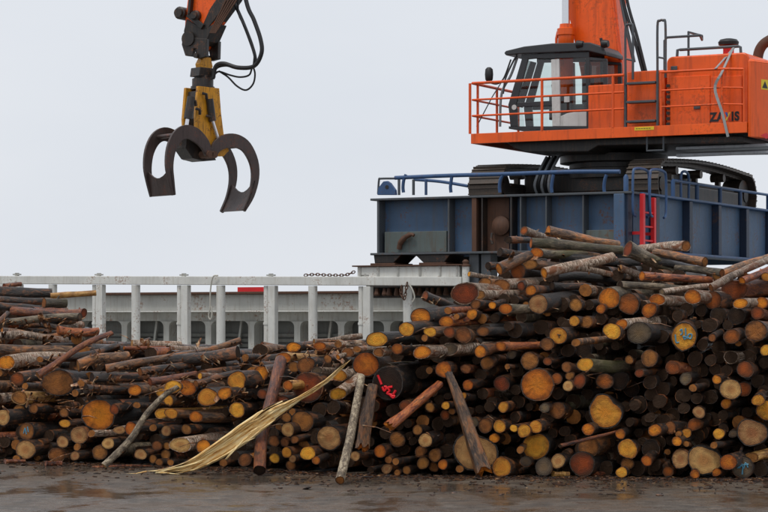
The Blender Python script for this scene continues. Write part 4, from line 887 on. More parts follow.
def top_y(x): return float(np.interp(x, [-60, 0, 55, 75, 92, 104, 150, 235, 250, 300, 350, 372, 395, 420, 455, 480, 505, 522, 550, 600, 640, 690, 730, 768, 860],
                                     [294, 294, 298, 316, 330, 341, 344, 346, 360, 355, 350, 348, 338, 318, 292, 282, 266, 250, 243, 253, 262, 272, 276, 268, 262]))
def trim(p, d, L, r, lo=0.35):
    """shorten a log until its far end stays below the outline of its heap"""
    while L > lo:
        q = p + d * L; x = CX + F * q.x / q.y; y = HY - F * (q.z + r - CAMH) / q.y
        if y > top_y(x) - 2: break
        L -= 0.12
    return L
NLOG = 0
def make_log(p0, d, L, r, e, bk, seed, label, group, taper=0.85, bend=0.02, skew=0.0, far=False, shape=None, stubs=0, name='log', lob=0.05, ragged=0.0, seg=18, rings=12):
    global NLOG; NLOG += 1
    V, Fc, seg, rings = log_mesh(L, r, r * taper, seed, bend, skew, lob, seg, rings, shape, stubs, ragged)
    me = bpy.data.meshes.new('log'); tail = tuple(rings * seg + k for k in range(seg)); nF = len(Fc)
    me.from_pydata(V, [], Fc + ([] if far else [tail])); me.materials.append(BARK[bk]); me.materials.append(END['b'])
    if not far: me.polygons[nF].material_index = 1
    bm = bmesh.new(); bm.from_mesh(me); bmesh.ops.recalc_face_normals(bm, faces=bm.faces)
    bm.to_mesh(me); bm.free()
    me.polygons.foreach_set('use_smooth', [True] * len(me.polygons)); me.set_sharp_from_angle(angle=math.radians(55))
    o = bpy.data.objects.new(name, me); C.objects.link(o); mw = frame_at(p0, d); o.matrix_world = mw
    tag(o, label, 'log', group)
    for q, i0 in enumerate([0, rings * seg] if far else [0]):
        vs, fs, rim = end_mesh(V, seg, i0, seed + q, dish=0.0, ragged=ragged)
        m2 = bpy.data.meshes.new('sawn_end'); m2.from_pydata([tuple(v) for v in vs], [], fs); m2.materials.append(END[e if q == 0 else ('b' if e in 'dgr' else e)])
        at = m2.attributes.new('rim', 'FLOAT', 'POINT'); at.data.foreach_set('value', rim)
        s = bpy.data.objects.new('sawn_end', m2); C.objects.link(s); s.parent = o
        if q == 0: o_end = s
    off = len(BVS); BVS.extend([mw @ Vector(v) for v in V]); BFS.extend([tuple(i + off for i in f) for f in Fc])
    return o

# sawn ends read from the photograph: tile origin, then centre x, centre y, diameter (tile pixels, 6.4 to one), end, bark [, yaw]
TILES = [
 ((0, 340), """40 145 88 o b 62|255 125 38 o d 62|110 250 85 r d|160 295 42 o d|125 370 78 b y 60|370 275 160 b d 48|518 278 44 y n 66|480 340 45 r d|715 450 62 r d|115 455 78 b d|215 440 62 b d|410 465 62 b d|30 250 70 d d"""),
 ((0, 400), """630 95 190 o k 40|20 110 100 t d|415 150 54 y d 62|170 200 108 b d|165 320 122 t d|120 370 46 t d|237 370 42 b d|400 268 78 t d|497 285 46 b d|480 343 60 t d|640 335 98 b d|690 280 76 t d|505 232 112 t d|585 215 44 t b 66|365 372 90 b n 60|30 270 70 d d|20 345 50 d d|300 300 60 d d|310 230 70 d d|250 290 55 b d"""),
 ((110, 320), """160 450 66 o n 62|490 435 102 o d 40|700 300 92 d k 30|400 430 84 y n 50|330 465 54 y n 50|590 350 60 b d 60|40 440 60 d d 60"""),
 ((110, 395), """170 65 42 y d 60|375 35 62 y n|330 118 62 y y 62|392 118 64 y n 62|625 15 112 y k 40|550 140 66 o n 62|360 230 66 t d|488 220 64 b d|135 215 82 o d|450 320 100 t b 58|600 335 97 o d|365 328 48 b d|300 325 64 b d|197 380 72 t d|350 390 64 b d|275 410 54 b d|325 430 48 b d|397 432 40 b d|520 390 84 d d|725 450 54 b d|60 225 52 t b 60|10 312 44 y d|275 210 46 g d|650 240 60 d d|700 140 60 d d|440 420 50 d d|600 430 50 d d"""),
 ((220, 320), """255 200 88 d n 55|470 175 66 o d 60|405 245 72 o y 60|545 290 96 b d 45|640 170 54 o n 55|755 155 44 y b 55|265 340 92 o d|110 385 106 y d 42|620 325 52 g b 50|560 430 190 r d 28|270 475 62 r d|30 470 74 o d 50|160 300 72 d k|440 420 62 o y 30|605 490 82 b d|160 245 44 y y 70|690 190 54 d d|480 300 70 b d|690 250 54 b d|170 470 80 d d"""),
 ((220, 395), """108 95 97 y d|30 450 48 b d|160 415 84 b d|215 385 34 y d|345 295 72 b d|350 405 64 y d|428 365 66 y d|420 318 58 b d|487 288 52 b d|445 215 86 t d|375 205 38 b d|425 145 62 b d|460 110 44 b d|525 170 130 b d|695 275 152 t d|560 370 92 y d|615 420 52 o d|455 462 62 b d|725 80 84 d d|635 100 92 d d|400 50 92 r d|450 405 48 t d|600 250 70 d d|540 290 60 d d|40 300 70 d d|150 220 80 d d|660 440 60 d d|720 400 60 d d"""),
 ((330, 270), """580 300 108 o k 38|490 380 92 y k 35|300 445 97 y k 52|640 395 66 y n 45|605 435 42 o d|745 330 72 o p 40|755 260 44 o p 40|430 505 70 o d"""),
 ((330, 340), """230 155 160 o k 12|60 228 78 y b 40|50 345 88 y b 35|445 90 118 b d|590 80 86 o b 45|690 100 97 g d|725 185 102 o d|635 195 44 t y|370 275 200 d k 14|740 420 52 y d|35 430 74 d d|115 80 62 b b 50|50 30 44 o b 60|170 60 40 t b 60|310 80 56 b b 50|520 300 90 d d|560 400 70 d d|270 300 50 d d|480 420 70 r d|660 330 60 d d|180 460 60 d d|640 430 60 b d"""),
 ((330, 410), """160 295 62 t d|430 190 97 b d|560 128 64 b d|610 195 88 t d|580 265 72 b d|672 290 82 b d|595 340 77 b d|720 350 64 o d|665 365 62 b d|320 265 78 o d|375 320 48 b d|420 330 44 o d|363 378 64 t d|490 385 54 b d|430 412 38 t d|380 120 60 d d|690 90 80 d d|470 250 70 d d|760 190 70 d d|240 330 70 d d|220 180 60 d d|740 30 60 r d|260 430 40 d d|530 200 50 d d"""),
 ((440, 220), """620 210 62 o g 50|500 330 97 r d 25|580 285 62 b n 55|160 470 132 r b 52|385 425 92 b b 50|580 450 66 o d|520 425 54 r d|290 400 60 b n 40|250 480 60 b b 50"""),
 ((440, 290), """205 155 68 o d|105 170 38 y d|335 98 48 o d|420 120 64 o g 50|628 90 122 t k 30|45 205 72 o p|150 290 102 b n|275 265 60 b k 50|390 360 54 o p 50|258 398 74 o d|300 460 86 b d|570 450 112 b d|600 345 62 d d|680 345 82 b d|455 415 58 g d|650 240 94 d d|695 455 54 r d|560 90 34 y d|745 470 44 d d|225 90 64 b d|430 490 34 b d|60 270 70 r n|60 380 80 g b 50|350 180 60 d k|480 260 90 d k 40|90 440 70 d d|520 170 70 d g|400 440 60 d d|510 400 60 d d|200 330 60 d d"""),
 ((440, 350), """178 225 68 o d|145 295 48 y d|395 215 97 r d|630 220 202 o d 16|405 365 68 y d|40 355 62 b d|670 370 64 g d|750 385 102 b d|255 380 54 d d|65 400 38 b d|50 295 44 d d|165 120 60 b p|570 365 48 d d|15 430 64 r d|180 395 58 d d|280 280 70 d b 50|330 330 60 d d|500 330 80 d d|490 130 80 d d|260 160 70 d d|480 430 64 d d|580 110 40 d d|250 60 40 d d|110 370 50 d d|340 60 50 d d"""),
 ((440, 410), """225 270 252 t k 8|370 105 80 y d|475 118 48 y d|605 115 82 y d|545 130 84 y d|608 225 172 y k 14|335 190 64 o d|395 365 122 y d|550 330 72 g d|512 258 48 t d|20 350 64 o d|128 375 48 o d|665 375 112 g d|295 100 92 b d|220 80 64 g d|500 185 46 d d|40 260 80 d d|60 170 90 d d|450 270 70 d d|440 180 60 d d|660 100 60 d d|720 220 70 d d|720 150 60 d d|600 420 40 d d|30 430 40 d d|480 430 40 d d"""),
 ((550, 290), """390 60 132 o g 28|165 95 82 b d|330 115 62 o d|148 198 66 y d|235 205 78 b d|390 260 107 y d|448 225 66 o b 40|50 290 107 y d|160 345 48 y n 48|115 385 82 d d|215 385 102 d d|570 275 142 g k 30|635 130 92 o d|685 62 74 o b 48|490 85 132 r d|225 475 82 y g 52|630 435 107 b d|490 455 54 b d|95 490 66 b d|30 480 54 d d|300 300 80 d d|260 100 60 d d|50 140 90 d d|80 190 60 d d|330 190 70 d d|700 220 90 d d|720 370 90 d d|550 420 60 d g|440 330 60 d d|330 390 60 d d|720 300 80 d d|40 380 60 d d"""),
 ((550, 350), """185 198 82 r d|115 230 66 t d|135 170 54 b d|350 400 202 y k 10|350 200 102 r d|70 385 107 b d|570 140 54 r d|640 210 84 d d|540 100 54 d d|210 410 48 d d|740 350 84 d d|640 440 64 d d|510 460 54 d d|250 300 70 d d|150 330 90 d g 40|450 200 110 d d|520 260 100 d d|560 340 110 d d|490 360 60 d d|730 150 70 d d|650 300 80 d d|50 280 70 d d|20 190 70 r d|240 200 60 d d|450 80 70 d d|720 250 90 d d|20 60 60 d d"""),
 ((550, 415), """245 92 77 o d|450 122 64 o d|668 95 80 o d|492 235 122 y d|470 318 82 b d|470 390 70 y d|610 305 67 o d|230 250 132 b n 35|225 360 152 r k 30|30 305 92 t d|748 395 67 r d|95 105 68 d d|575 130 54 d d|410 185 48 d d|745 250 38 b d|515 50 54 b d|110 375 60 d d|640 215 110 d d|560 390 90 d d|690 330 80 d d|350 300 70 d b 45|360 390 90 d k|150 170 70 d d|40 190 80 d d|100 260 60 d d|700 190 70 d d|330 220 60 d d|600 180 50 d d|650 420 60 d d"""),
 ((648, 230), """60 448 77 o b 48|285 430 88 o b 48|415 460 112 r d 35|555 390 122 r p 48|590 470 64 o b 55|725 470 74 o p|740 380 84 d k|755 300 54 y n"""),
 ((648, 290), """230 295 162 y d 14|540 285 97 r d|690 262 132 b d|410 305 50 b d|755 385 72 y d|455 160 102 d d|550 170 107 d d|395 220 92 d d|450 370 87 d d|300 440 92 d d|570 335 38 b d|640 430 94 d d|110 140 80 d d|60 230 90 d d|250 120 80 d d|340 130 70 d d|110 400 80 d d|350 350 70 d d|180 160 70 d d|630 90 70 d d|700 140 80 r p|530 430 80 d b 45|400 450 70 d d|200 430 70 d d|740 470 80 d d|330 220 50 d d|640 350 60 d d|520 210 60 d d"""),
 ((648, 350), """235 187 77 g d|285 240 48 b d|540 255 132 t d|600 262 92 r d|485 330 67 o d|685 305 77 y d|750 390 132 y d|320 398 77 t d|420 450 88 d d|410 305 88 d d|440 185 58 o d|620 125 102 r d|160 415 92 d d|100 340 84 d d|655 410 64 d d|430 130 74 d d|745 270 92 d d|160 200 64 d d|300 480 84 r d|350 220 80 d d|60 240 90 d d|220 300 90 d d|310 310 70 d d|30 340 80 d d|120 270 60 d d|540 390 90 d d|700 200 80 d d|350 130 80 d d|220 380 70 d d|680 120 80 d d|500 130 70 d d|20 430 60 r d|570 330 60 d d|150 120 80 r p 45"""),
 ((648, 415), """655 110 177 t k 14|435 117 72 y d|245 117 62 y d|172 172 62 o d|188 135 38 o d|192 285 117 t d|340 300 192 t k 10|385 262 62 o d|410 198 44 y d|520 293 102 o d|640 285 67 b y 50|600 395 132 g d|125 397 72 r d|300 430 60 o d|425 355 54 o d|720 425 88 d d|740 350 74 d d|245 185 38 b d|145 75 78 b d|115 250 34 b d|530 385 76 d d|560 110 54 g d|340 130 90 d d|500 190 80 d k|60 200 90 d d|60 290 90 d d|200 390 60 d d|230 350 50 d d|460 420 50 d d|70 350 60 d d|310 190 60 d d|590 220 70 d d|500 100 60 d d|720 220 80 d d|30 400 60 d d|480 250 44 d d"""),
]
ents = []
for (ox, oy), txt in TILES:
    for it in txt.split('|'):
        q = it.split(); x, y, dm = ox + float(q[0]) / 6.4, oy + float(q[1]) / 6.4, float(q[2]) / 6.4
        yaw = float(q[5]) if len(q) > 5 else None
        if any((x - o['x']) ** 2 + (y - o['y']) ** 2 < (0.42 * max(dm, o['dm'])) ** 2 for o in ents): continue
        ents.append(dict(x=x, y=y, dm=dm, e=q[3], b=q[4], yaw=yaw))
for o in ents:
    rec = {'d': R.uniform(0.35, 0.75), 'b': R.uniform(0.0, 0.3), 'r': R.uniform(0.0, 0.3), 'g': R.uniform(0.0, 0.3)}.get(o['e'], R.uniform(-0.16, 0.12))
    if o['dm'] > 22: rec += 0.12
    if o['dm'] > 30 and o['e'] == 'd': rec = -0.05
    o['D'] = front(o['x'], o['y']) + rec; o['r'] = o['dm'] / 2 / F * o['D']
    p = PX(o['x'], o['y'], o['D']); o['X'], o['Z'] = p.x, p.z
# ease apart ends that overlap at the same depth, keep everything above the ground
N = len(ents); X = np.array([o['X'] for o in ents]); Z = np.array([o['Z'] for o in ents]); Rr = np.array([o['r'] for o in ents]); Dp = np.array([o['D'] for o in ents])
X0, Z0 = X.copy(), Z.copy(); W = 1 / Rr ** 2
for it in range(60):
    dx = X[:, None] - X[None]; dz = Z[:, None] - Z[None]; dist = np.sqrt(dx * dx + dz * dz) + 1e-6
    ov = (Rr[:, None] + Rr[None]) * 0.97 - dist; np.fill_diagonal(ov, 0); ov = np.clip(ov, 0, None)
    wt = W[:, None] / (W[:, None] + W[None])
    X += (ov * wt * dx / dist).sum(1) * 0.25; Z += (ov * wt * dz / dist).sum(1) * 0.25
    ddx, ddz = X - X0, Z - Z0; lim = np.clip(Rr * 0.7, 0.03, 0.09); mag = np.sqrt(ddx ** 2 + ddz ** 2) + 1e-9; k = np.minimum(1, lim / mag)
    X, Z = X0 + ddx * k, Z0 + ddz * k; Z = np.maximum(Z, Rr * 1.04 + 0.01)
for o, x, z in zip(ents, X, Z): o['X'], o['Z'] = float(x), float(z)

BW = {'d': 'dark-barked', 'k': 'black-barked', 'b': 'birch', 'p': 'red-barked', 'g': 'mossy grey', 'n': 'brown-barked', 'y': 'peeled yellow'}
EW = {'o': 'orange', 'y': 'yellow', 't': 'pale tan', 'b': 'brown', 'r': 'reddish', 'g': 'grey', 'd': 'dark shade-toned'}
def size_word(r): return 'thin' if r < 0.075 else ('medium' if r < 0.13 else 'thick')
# things in the heaps that a viewer can find, for saying where a log lies
MARKS = [(605, 412, 'the pear-shaped yellow end'), (475, 452, 'the very wide pale end'), (535, 445, 'the notched yellow end'), (701, 462, 'the wide pale tan end'), (684, 336, 'the end with blue figures'),
         (742, 477, 'the blue paint scribble'), (388, 383, 'the red sprayed letters'), (366, 364, 'the big orange end'), (557, 335, 'the end with dark letter mark'), (538, 384, 'the big frayed end'), (538, 304, 'the pale speckled end'),
         (97, 415, 'the big reddish orange end'), (26, 431, 'the faint blue mark'), (750, 432, 'the wide frayed tan end'), (329, 438, 'the ringed pale end'), (465, 294, 'the railing end post'), (611, 299, 'the bent mossy log'), (639, 333, 'the wide grey ringed end'),
         (262, 440, 'the wet red leaning pole'), (347, 450, 'the grey leaning pole'), (135, 435, 'the crooked leaning branch'), (215, 455, 'the splintered trunk'), (75, 354, 'the forked branch'), (180, 355, 'the long rising log'), (40, 318, 'the grey bent log'),
         (585, 235, 'the topmost orange-ended log'), (650, 262, 'the mossy log with red end'), (740, 272, 'the long speckled birch log'), (335, 337, 'the crooked birch branch'), (415, 405, 'the splinter-footed slanting log'), (290, 385, 'the top of the red leaning pole'), (585, 471, 'the orange wood chunk'), (24, 293, 'the yellow-scarred dark log')]
def where(x, y):
    m = min(MARKS, key=lambda m: (m[0] - x) ** 2 + (m[1] - y) ** 2); dx, dy = x - m[0], y - m[1]
    if abs(dy) > 1.3 * abs(dx): return ('above ' if dy < 0 else 'below ') + m[2]
    return 'beside ' + m[2]
_pa = [-185, -145, -105, -75, -33, -5, 8, 54, 75, 112, 135, 175]; _pr = [.95, .97, .98, .93, 1.01, 1.10, 1.06, .80, 1.12, 1.19, .99, .95]
pear = lambda a: float(np.interp((math.degrees(a) + 185) % 360 - 185, _pa, _pr))
heart = lambda a: 1.0 - 0.20 * math.exp(-((a - 1.75) / 0.4) ** 2) + 0.08 * math.cos(a + 0.8)
wedge = lambda a: 1.0 + 0.13 * math.cos(2 * a + 0.5) + 0.07 * math.cos(3 * a)
teardrop = lambda a: 1.0 + 0.16 * math.exp(-((a - 4.6) / 0.3) ** 2)
SPECIAL = {   # px, py -> label, shape
    (605, 412): ('pear-shaped bright yellow log end with a dark hollow heart', pear),
    (475, 452): ('very wide pale log end behind the leaning split pole', wedge),
    (535, 445): ('wide notched yellow log end near the ground', heart),
    (701, 462): ('wide pale tan log end near the ground with small logs before it', wedge),
    (684, 336): ('round yellow log end with blue painted figures', teardrop),
    (742, 477): ('grey log end with a blue paint scribble near the ground', None),
    (388, 383): ('big black log end with red sprayed letters', None),
    (366, 364): ('big bright orange log end above the grey leaning pole', None),
    (557, 335): ('bright yellow log end with a small dark letter mark', None),
    (538, 384): ('big ragged brown-orange log end with frayed fibres', None),
    (538, 304): ('pale log end speckled with frayed fibres', None),
    (97, 415): ('big reddish orange log end with black bark in the low heap', None),
    (26, 431): ('weathered brown log end with a faint blue paint mark', None),
    (750, 432): ('wide tan log end with frayed lower edge', wedge),
    (329, 438): ('round pale tan log end with clear rings in the low heap', None),
    (465, 294): ('thick birch log with a red end on the heap slope beside the end post', None),
    (611, 299): ('bent mossy log with a wide orange end', None),
    (639, 333): ('wide grey log end with dark rings beside the yellow end with blue figures', None),
}
MARKED = {}; rest = []
order = sorted(range(len(ents)), key=lambda i: -ents[i]['dm'] * (0.5 if ents[i]['e'] == 'd' else 1.0)); keep = set(order[:226])
for i, o in enumerate(ents):
    yaw = o['yaw']; x = o['x']
    if yaw and x < 345 and yaw > 55: yaw = 50
    if yaw is None: yaw = (26 + R.uniform(-8, 8)) if x < 345 else (19 + R.uniform(-8, 8))
    else: yaw += R.uniform(-3, 3)
    ya = math.radians(yaw); pitch = math.radians(R.uniform(-1.5, 2.0) if yaw < 40 else R.uniform(0.0, 2.5))
    d = Vector((math.sin(ya) * math.cos(pitch), math.cos(ya) * math.cos(pitch), math.sin(pitch)))
    L = R.uniform(2.6, 3.8) if yaw < 40 else R.uniform(1.4, 2.4)
    if abs(o['x'] - 337.8) < 1.5 and abs(o['y'] - 393.9) < 3: L = 0.45; d = Vector((0.55, 0.6, 0.4)).normalized()
    L = trim(Vector((o['X'], o['D'], o['Z'])), d, L, o['r'])
    sp = None
    for (sx, sy), v in SPECIAL.items():
        if abs(sx - o['x']) < 5 and abs(sy - o['y']) < 6 and o['dm'] > 15 - (2 if sx in (26,) else 0): sp = v; key = (sx, sy)
    desc = f"{size_word(o['r'])} {BW[o['b']]} log, {EW[o['e']]} sawn end, {where(o['x'], o['y'])}"
    lab = sp[0] if sp else desc; grp = None if sp else desc.replace(' log,', ' logs,').replace(' sawn end,', ' ends,')
    if not sp and i not in keep:
        rest.append((o, d, L, ya, i)); continue
    big = o['dm'] > 14
    lg_ = make_log(Vector((o['X'], o['D'], o['Z'])), d, L, o['r'], o['e'], o['b'], 100 + i, lab, grp, taper=R.uniform(0.78, 0.95), bend=R.uniform(0.006, 0.03),
                   skew=math.tan(ya) * (0.75 if yaw > 35 else 0.5) + R.uniform(-0.08, 0.08), shape=sp[1] if sp else None, stubs=R.choice([0, 0, 0, 1, 2]), lob=R.uniform(0.04, 0.11) if not sp else 0.05,
                   ragged=0.03 if (sp and 'frayed' in sp[0]) else R.choice([0.0, 0.0, 0.03]), seg=22 if big else 16)
    if sp: MARKED[key] = (lg_, o, ya)
    o['obj'] = lg_

def paint(key, tile, strokes, mat, name, w=0.010):
    if key not in MARKED: print('NO MARK TARGET', key); return
    lo, o, ya = MARKED[key]; mw = lo.matrix_world; inv = mw.inverted(); mb = MB()
    vs, fs = [tuple(v.co) for v in lo.children[0].data.vertices], [tuple(p.vertices) for p in lo.children[0].data.polygons]
    bt = BVHTree.FromPolygons(vs, fs)
    for s in strokes:
        P = []
        for tx, ty in s:
            px, py = tile[0] + tx / 6.4, tile[1] + ty / 6.4
            # offset on the sawn face, in metres from the end's own centre
            ux = -(px - o['x']) / F * o['D'] / math.cos(ya) * (1 - 0.35 * math.tan(ya)); uy = (py - o['y']) / F * o['D']
            hit = bt.ray_cast(Vector((ux, -uy, -3)), Vector((0, 0, 1)))
            if hit[0] is None: hit = bt.ray_cast(Vector((ux * 0.8, -uy * 0.8, -3)), Vector((0, 0, 1)))
            if hit[0] is not None: P.append(hit[0] + Vector((0, 0, -0.004)))
        if len(P) > 1: mb.tube(catmull(P, 3), w, 6)
    if mb.v:
        mk = mb.build(name, mat, lo, smooth=60)
paint((388, 383), (330, 340), [[(300, 225), (312, 252), (326, 285)], [(330, 300), (345, 326), (362, 302), (345, 300)], [(402, 300), (368, 306), (382, 324), (364, 342), (398, 352)], [(425, 322), (408, 348)], [(385, 352), (405, 370), (416, 358), (398, 380)]], 'spray_red', 'paint_mark', 0.016)
paint((684, 336), (648, 290), [[(172, 285), (178, 335), (198, 335)], [(204, 262), (215, 250), (218, 280), (205, 287)], [(240, 245), (242, 290)], [(222, 298), (246, 300), (236, 316), (224, 300)], [(252, 312), (262, 285), (282, 285), (276, 312), (255, 305)]], 'spray_blue', 'paint_mark', 0.010)
paint((742, 477), (648, 415), [[(560, 375), (580, 400), (590, 365), (605, 405), (620, 365), (635, 395)], [(565, 400), (600, 380), (640, 375)], [(600, 400), (598, 440)]], 'spray_blue', 'paint_mark', 0.010)
paint((26, 431), (0, 400), [[(150, 215), (160, 180), (170, 220)], [(178, 170), (185, 205)]], 'spray_blue', 'paint_mark', 0.009)
paint((557, 335), (550, 290), [[(42, 285), (68, 287)], [(55, 287), (56, 306)]], 'letter_black', 'paint_mark', 0.006)

# logs lying lengthwise: visible end first; x1 y1 x2 y2 diameter end bark, then distance offsets of both ends from the heap's face
LYING = [
 (-8, 292, 52, 293, 12, 'd', 'd', .3, .5, 'dark log with yellow scars on top of the low heap'),
 (51, 296, 96, 293, 6, 'y', 'y', .3, .5, 'slim peeled yellow log jutting out before the white railing'),
 (44, 303, 66, 303, 10, 'b', 'g', .2, .4, 'short mossy log below the peeled yellow one'),
 (4, 286, 21, 284, 5, 'r', 'p', .5, .7, 'thin reddish log on top of the low heap'),
 (-20, 299, 48, 301, 8, 'd', 'd', .1, .5, None), (84, 313, 12, 311, 9.5, 'r', 'p', .2, .5, 'red-barked log with a rounded red end before the railing'),
 (80, 317, -4, 322, 7.5, 'g', 'g', -.1, .0, 'grey bent log lying across the low heap'), (58, 330, 98, 331.5, 9.5, 'r', 'p', .0, .3, 'red log lying below the grey bent log'),
 (2, 331, 60, 335, 7, 'o', 'n', -.2, .3, None), (-6, 338, 68, 341, 9, 'b', 'b', -.2, .3, None), (-10, 349, 72, 350, 10, 'b', 'n', -.25, .2, 'straight brown log lying along the low heap'),
 (-4, 306, 40, 309, 8, 'd', 'd', .1, .4, None), (-6, 326, 8, 313, 6, 'd', 'd', -.3, .0, 'short dark log sticking up at the edge of the low heap'), (20, 324, 62, 328, 7, 'd', 'd', .1, .4, None),
 (37.5, 375, 112, 333, 6.5, 'b', 'p', -.55, .2, 'forked red-brown branch lying slantwise over the low heap'),
 (78, 366, 128, 356, 11.5, 'b', 'n', -.2, .3, 'brown log lying near the forked branch'), (106, 369, 240, 340.5, 8, 'o', 'n', -.3, .5, 'long yellow-brown log rising across the low heap'),
 (238, 353, 168, 361, 13, 'd', 'd', -.1, .0, 'thick dark log lying under the long rising log'), (132, 344, 181, 344.5, 8, 't', 'b', .4, .8, 'row-end birch log lying at the back of the low heap'),
 (120, 350, 176, 352, 9, 'd', 'd', .4, .8, None), (170, 349, 226, 350, 8, 'b', 'b', .6, .9, None), (124, 348, 166, 348, 4, 'o', 'p', .3, .5, None), (92, 378, 148, 378, 10, 'd', 'd', -.2, .3, None), (86, 389, 128, 389, 9.5, 'd', 'd', -.2, .3, None),
 (60, 357, 122, 348, 8, 'd', 'd', .2, .6, None), (100, 352, 150, 340, 7, 'b', 'd', .3, .8, None), (140, 372, 200, 362, 8, 'b', 'd', -.1, .4, None), (150, 382, 196, 374, 8, 'r', 'p', -.2, .3, None), (200, 376, 238, 378, 6, 'y', 'b', -.25, .2, None), (196, 384, 240, 372, 7, 'b', 'd', -.1, .3, None),
 (314, 342, 362, 336, 6.5, 'b', 'b', .2, .4, 'crooked birch branch lying before the ship beside the tall heap'), (316, 352, 366, 346, 6, 't', 'b', .1, .4, None), (338, 357, 372, 345, 5, 'o', 'b', .0, .3, None), (240, 362, 290, 356, 9, 'd', 'd', .2, .5, None), (262, 366, 318, 360, 9, 'b', 'd', .2, .5, None), (262, 345, 300, 350, 7, 'r', 'n', .5, .8, None),
 (425, 296, 456, 309, 10, 'r', 'k', -.1, .3, 'black log with a red end pointing up before a white post'),
 (524, 230.5, 556, 242, 8.5, 'r', 'b', .1, .5, 'slim birch log with a red end on top of the tall heap'), (531, 243, 622, 250, 10, 'o', 'g', -.1, .5, 'mossy log with an orange end lying on top of the tall heap'),
 (548, 231, 618, 245, 11, 'o', 'n', .0, .6, 'brown log with an orange end, topmost on the tall heap'), (508, 240, 530, 240.5, 8, 'd', 'd', .3, .6, 'short dark log against the blue girder'),
 (499, 269, 530, 255, 11.5, 'o', 'n', -.1, .3, 'orange-brown log slanting up on the slope of the tall heap'), (544, 273, 613, 257, 10.5, 'o', 'b', -.2, .4, 'white-banded birch log with an orange end near the heap top'),
 (469, 274, 502, 279.5, 5, 'y', 'b', .0, .2, 'thin birch pole beside the end post of the railing'), (577, 268, 630, 277, 6, 't', 'b', .0, .3, 'peeling birch pole near the heap top'),
 (628, 249, 676, 274, 15, 'r', 'g', -.3, .4, 'thick mossy log with a red end pointing up near the red ladder'), (642, 276, 726, 281, 8.5, 'o', 'p', -.3, .2, 'straight orange-barked log lying along the heap top'),
 (686, 246, 640, 249, 11, 'b', 'b', .1, .5, 'stout birch log lying below the red ladder'), (705, 262, 655, 252, 9.5, 'b', 'n', .0, .4, 'brown log lying below the stout birch log'), (722, 273, 676, 268, 8, 'b', 'g', .0, .3, None),
 (711, 288, 774, 257, 7.5, 'b', 'b', -.3, .6, 'long speckled birch log slanting up to the girder'), (742, 281, 776, 265, 7.5, 'o', 'p', -.2, .5, 'pink-barked log beside the long speckled birch log'), (717, 276, 772, 256, 9, 'b', 'n', .1, .9, None),
 (552, 286, 590, 287, 8, 'd', 'd', .1, .5, None), (556, 277, 620, 283, 10, 'd', 'k', .3, .8, None), (560, 257, 640, 262, 9, 'd', 'k', .4, .8, None), (620, 268, 662, 282, 7, 't', 'b', .2, .6, None), (620, 285, 700, 290, 8, 'd', 'g', .0, .5, None), (662, 292, 716, 285, 6, 'g', 'b', -.1, .3, None), (560, 446, 618, 431.5, 4, 'd', 'p', -.35, .1, 'thin reddish pole jutting out of the heap face'),
 (500, 252, 545, 262, 9, 'd', 'd', .4, .8, None), (488, 266, 540, 262, 8, 'd', 'd', .5, .9, None), (540, 249, 600, 258, 9, 'd', 'n', .5, .9, None), (655, 262, 705, 270, 9, 'd', 'k', .4, .9, None), (690, 283, 768, 280, 9, 'd', 'k', .4, .9, None), (556, 266, 600, 270, 8, 'd', 'k', .5, .9, None),
]
for i, (x1, y1, x2, y2, dm, e, bk, d1, d2, lab) in enumerate(LYING):
    D = front(x1, y1); p0, p1 = PX(x1, y1, D + d1), PX(x2, y2, D + d2 + (0.4 if x2 < x1 else 0)); r = dm / 2 / F * D
    kind = lab or f"{size_word(r)} {BW[bk]} log lying crosswise {where((x1 + x2) / 2, (y1 + y2) / 2)}"
    crook = any(w in kind for w in ('bent', 'crooked', 'forked'))
    make_log(p0, p1 - p0, (p1 - p0).length, r, e, bk, 900 + i, kind, None if lab else kind.replace(' log ', ' logs '),
             taper=R.uniform(0.75, 0.95), bend=0.05 if crook else R.uniform(0.006, 0.02), far=True, stubs=R.choice([0, 1, 2]) if not crook else 2, lob=R.uniform(0.04, 0.09), skew=R.uniform(-0.3, 0.3))

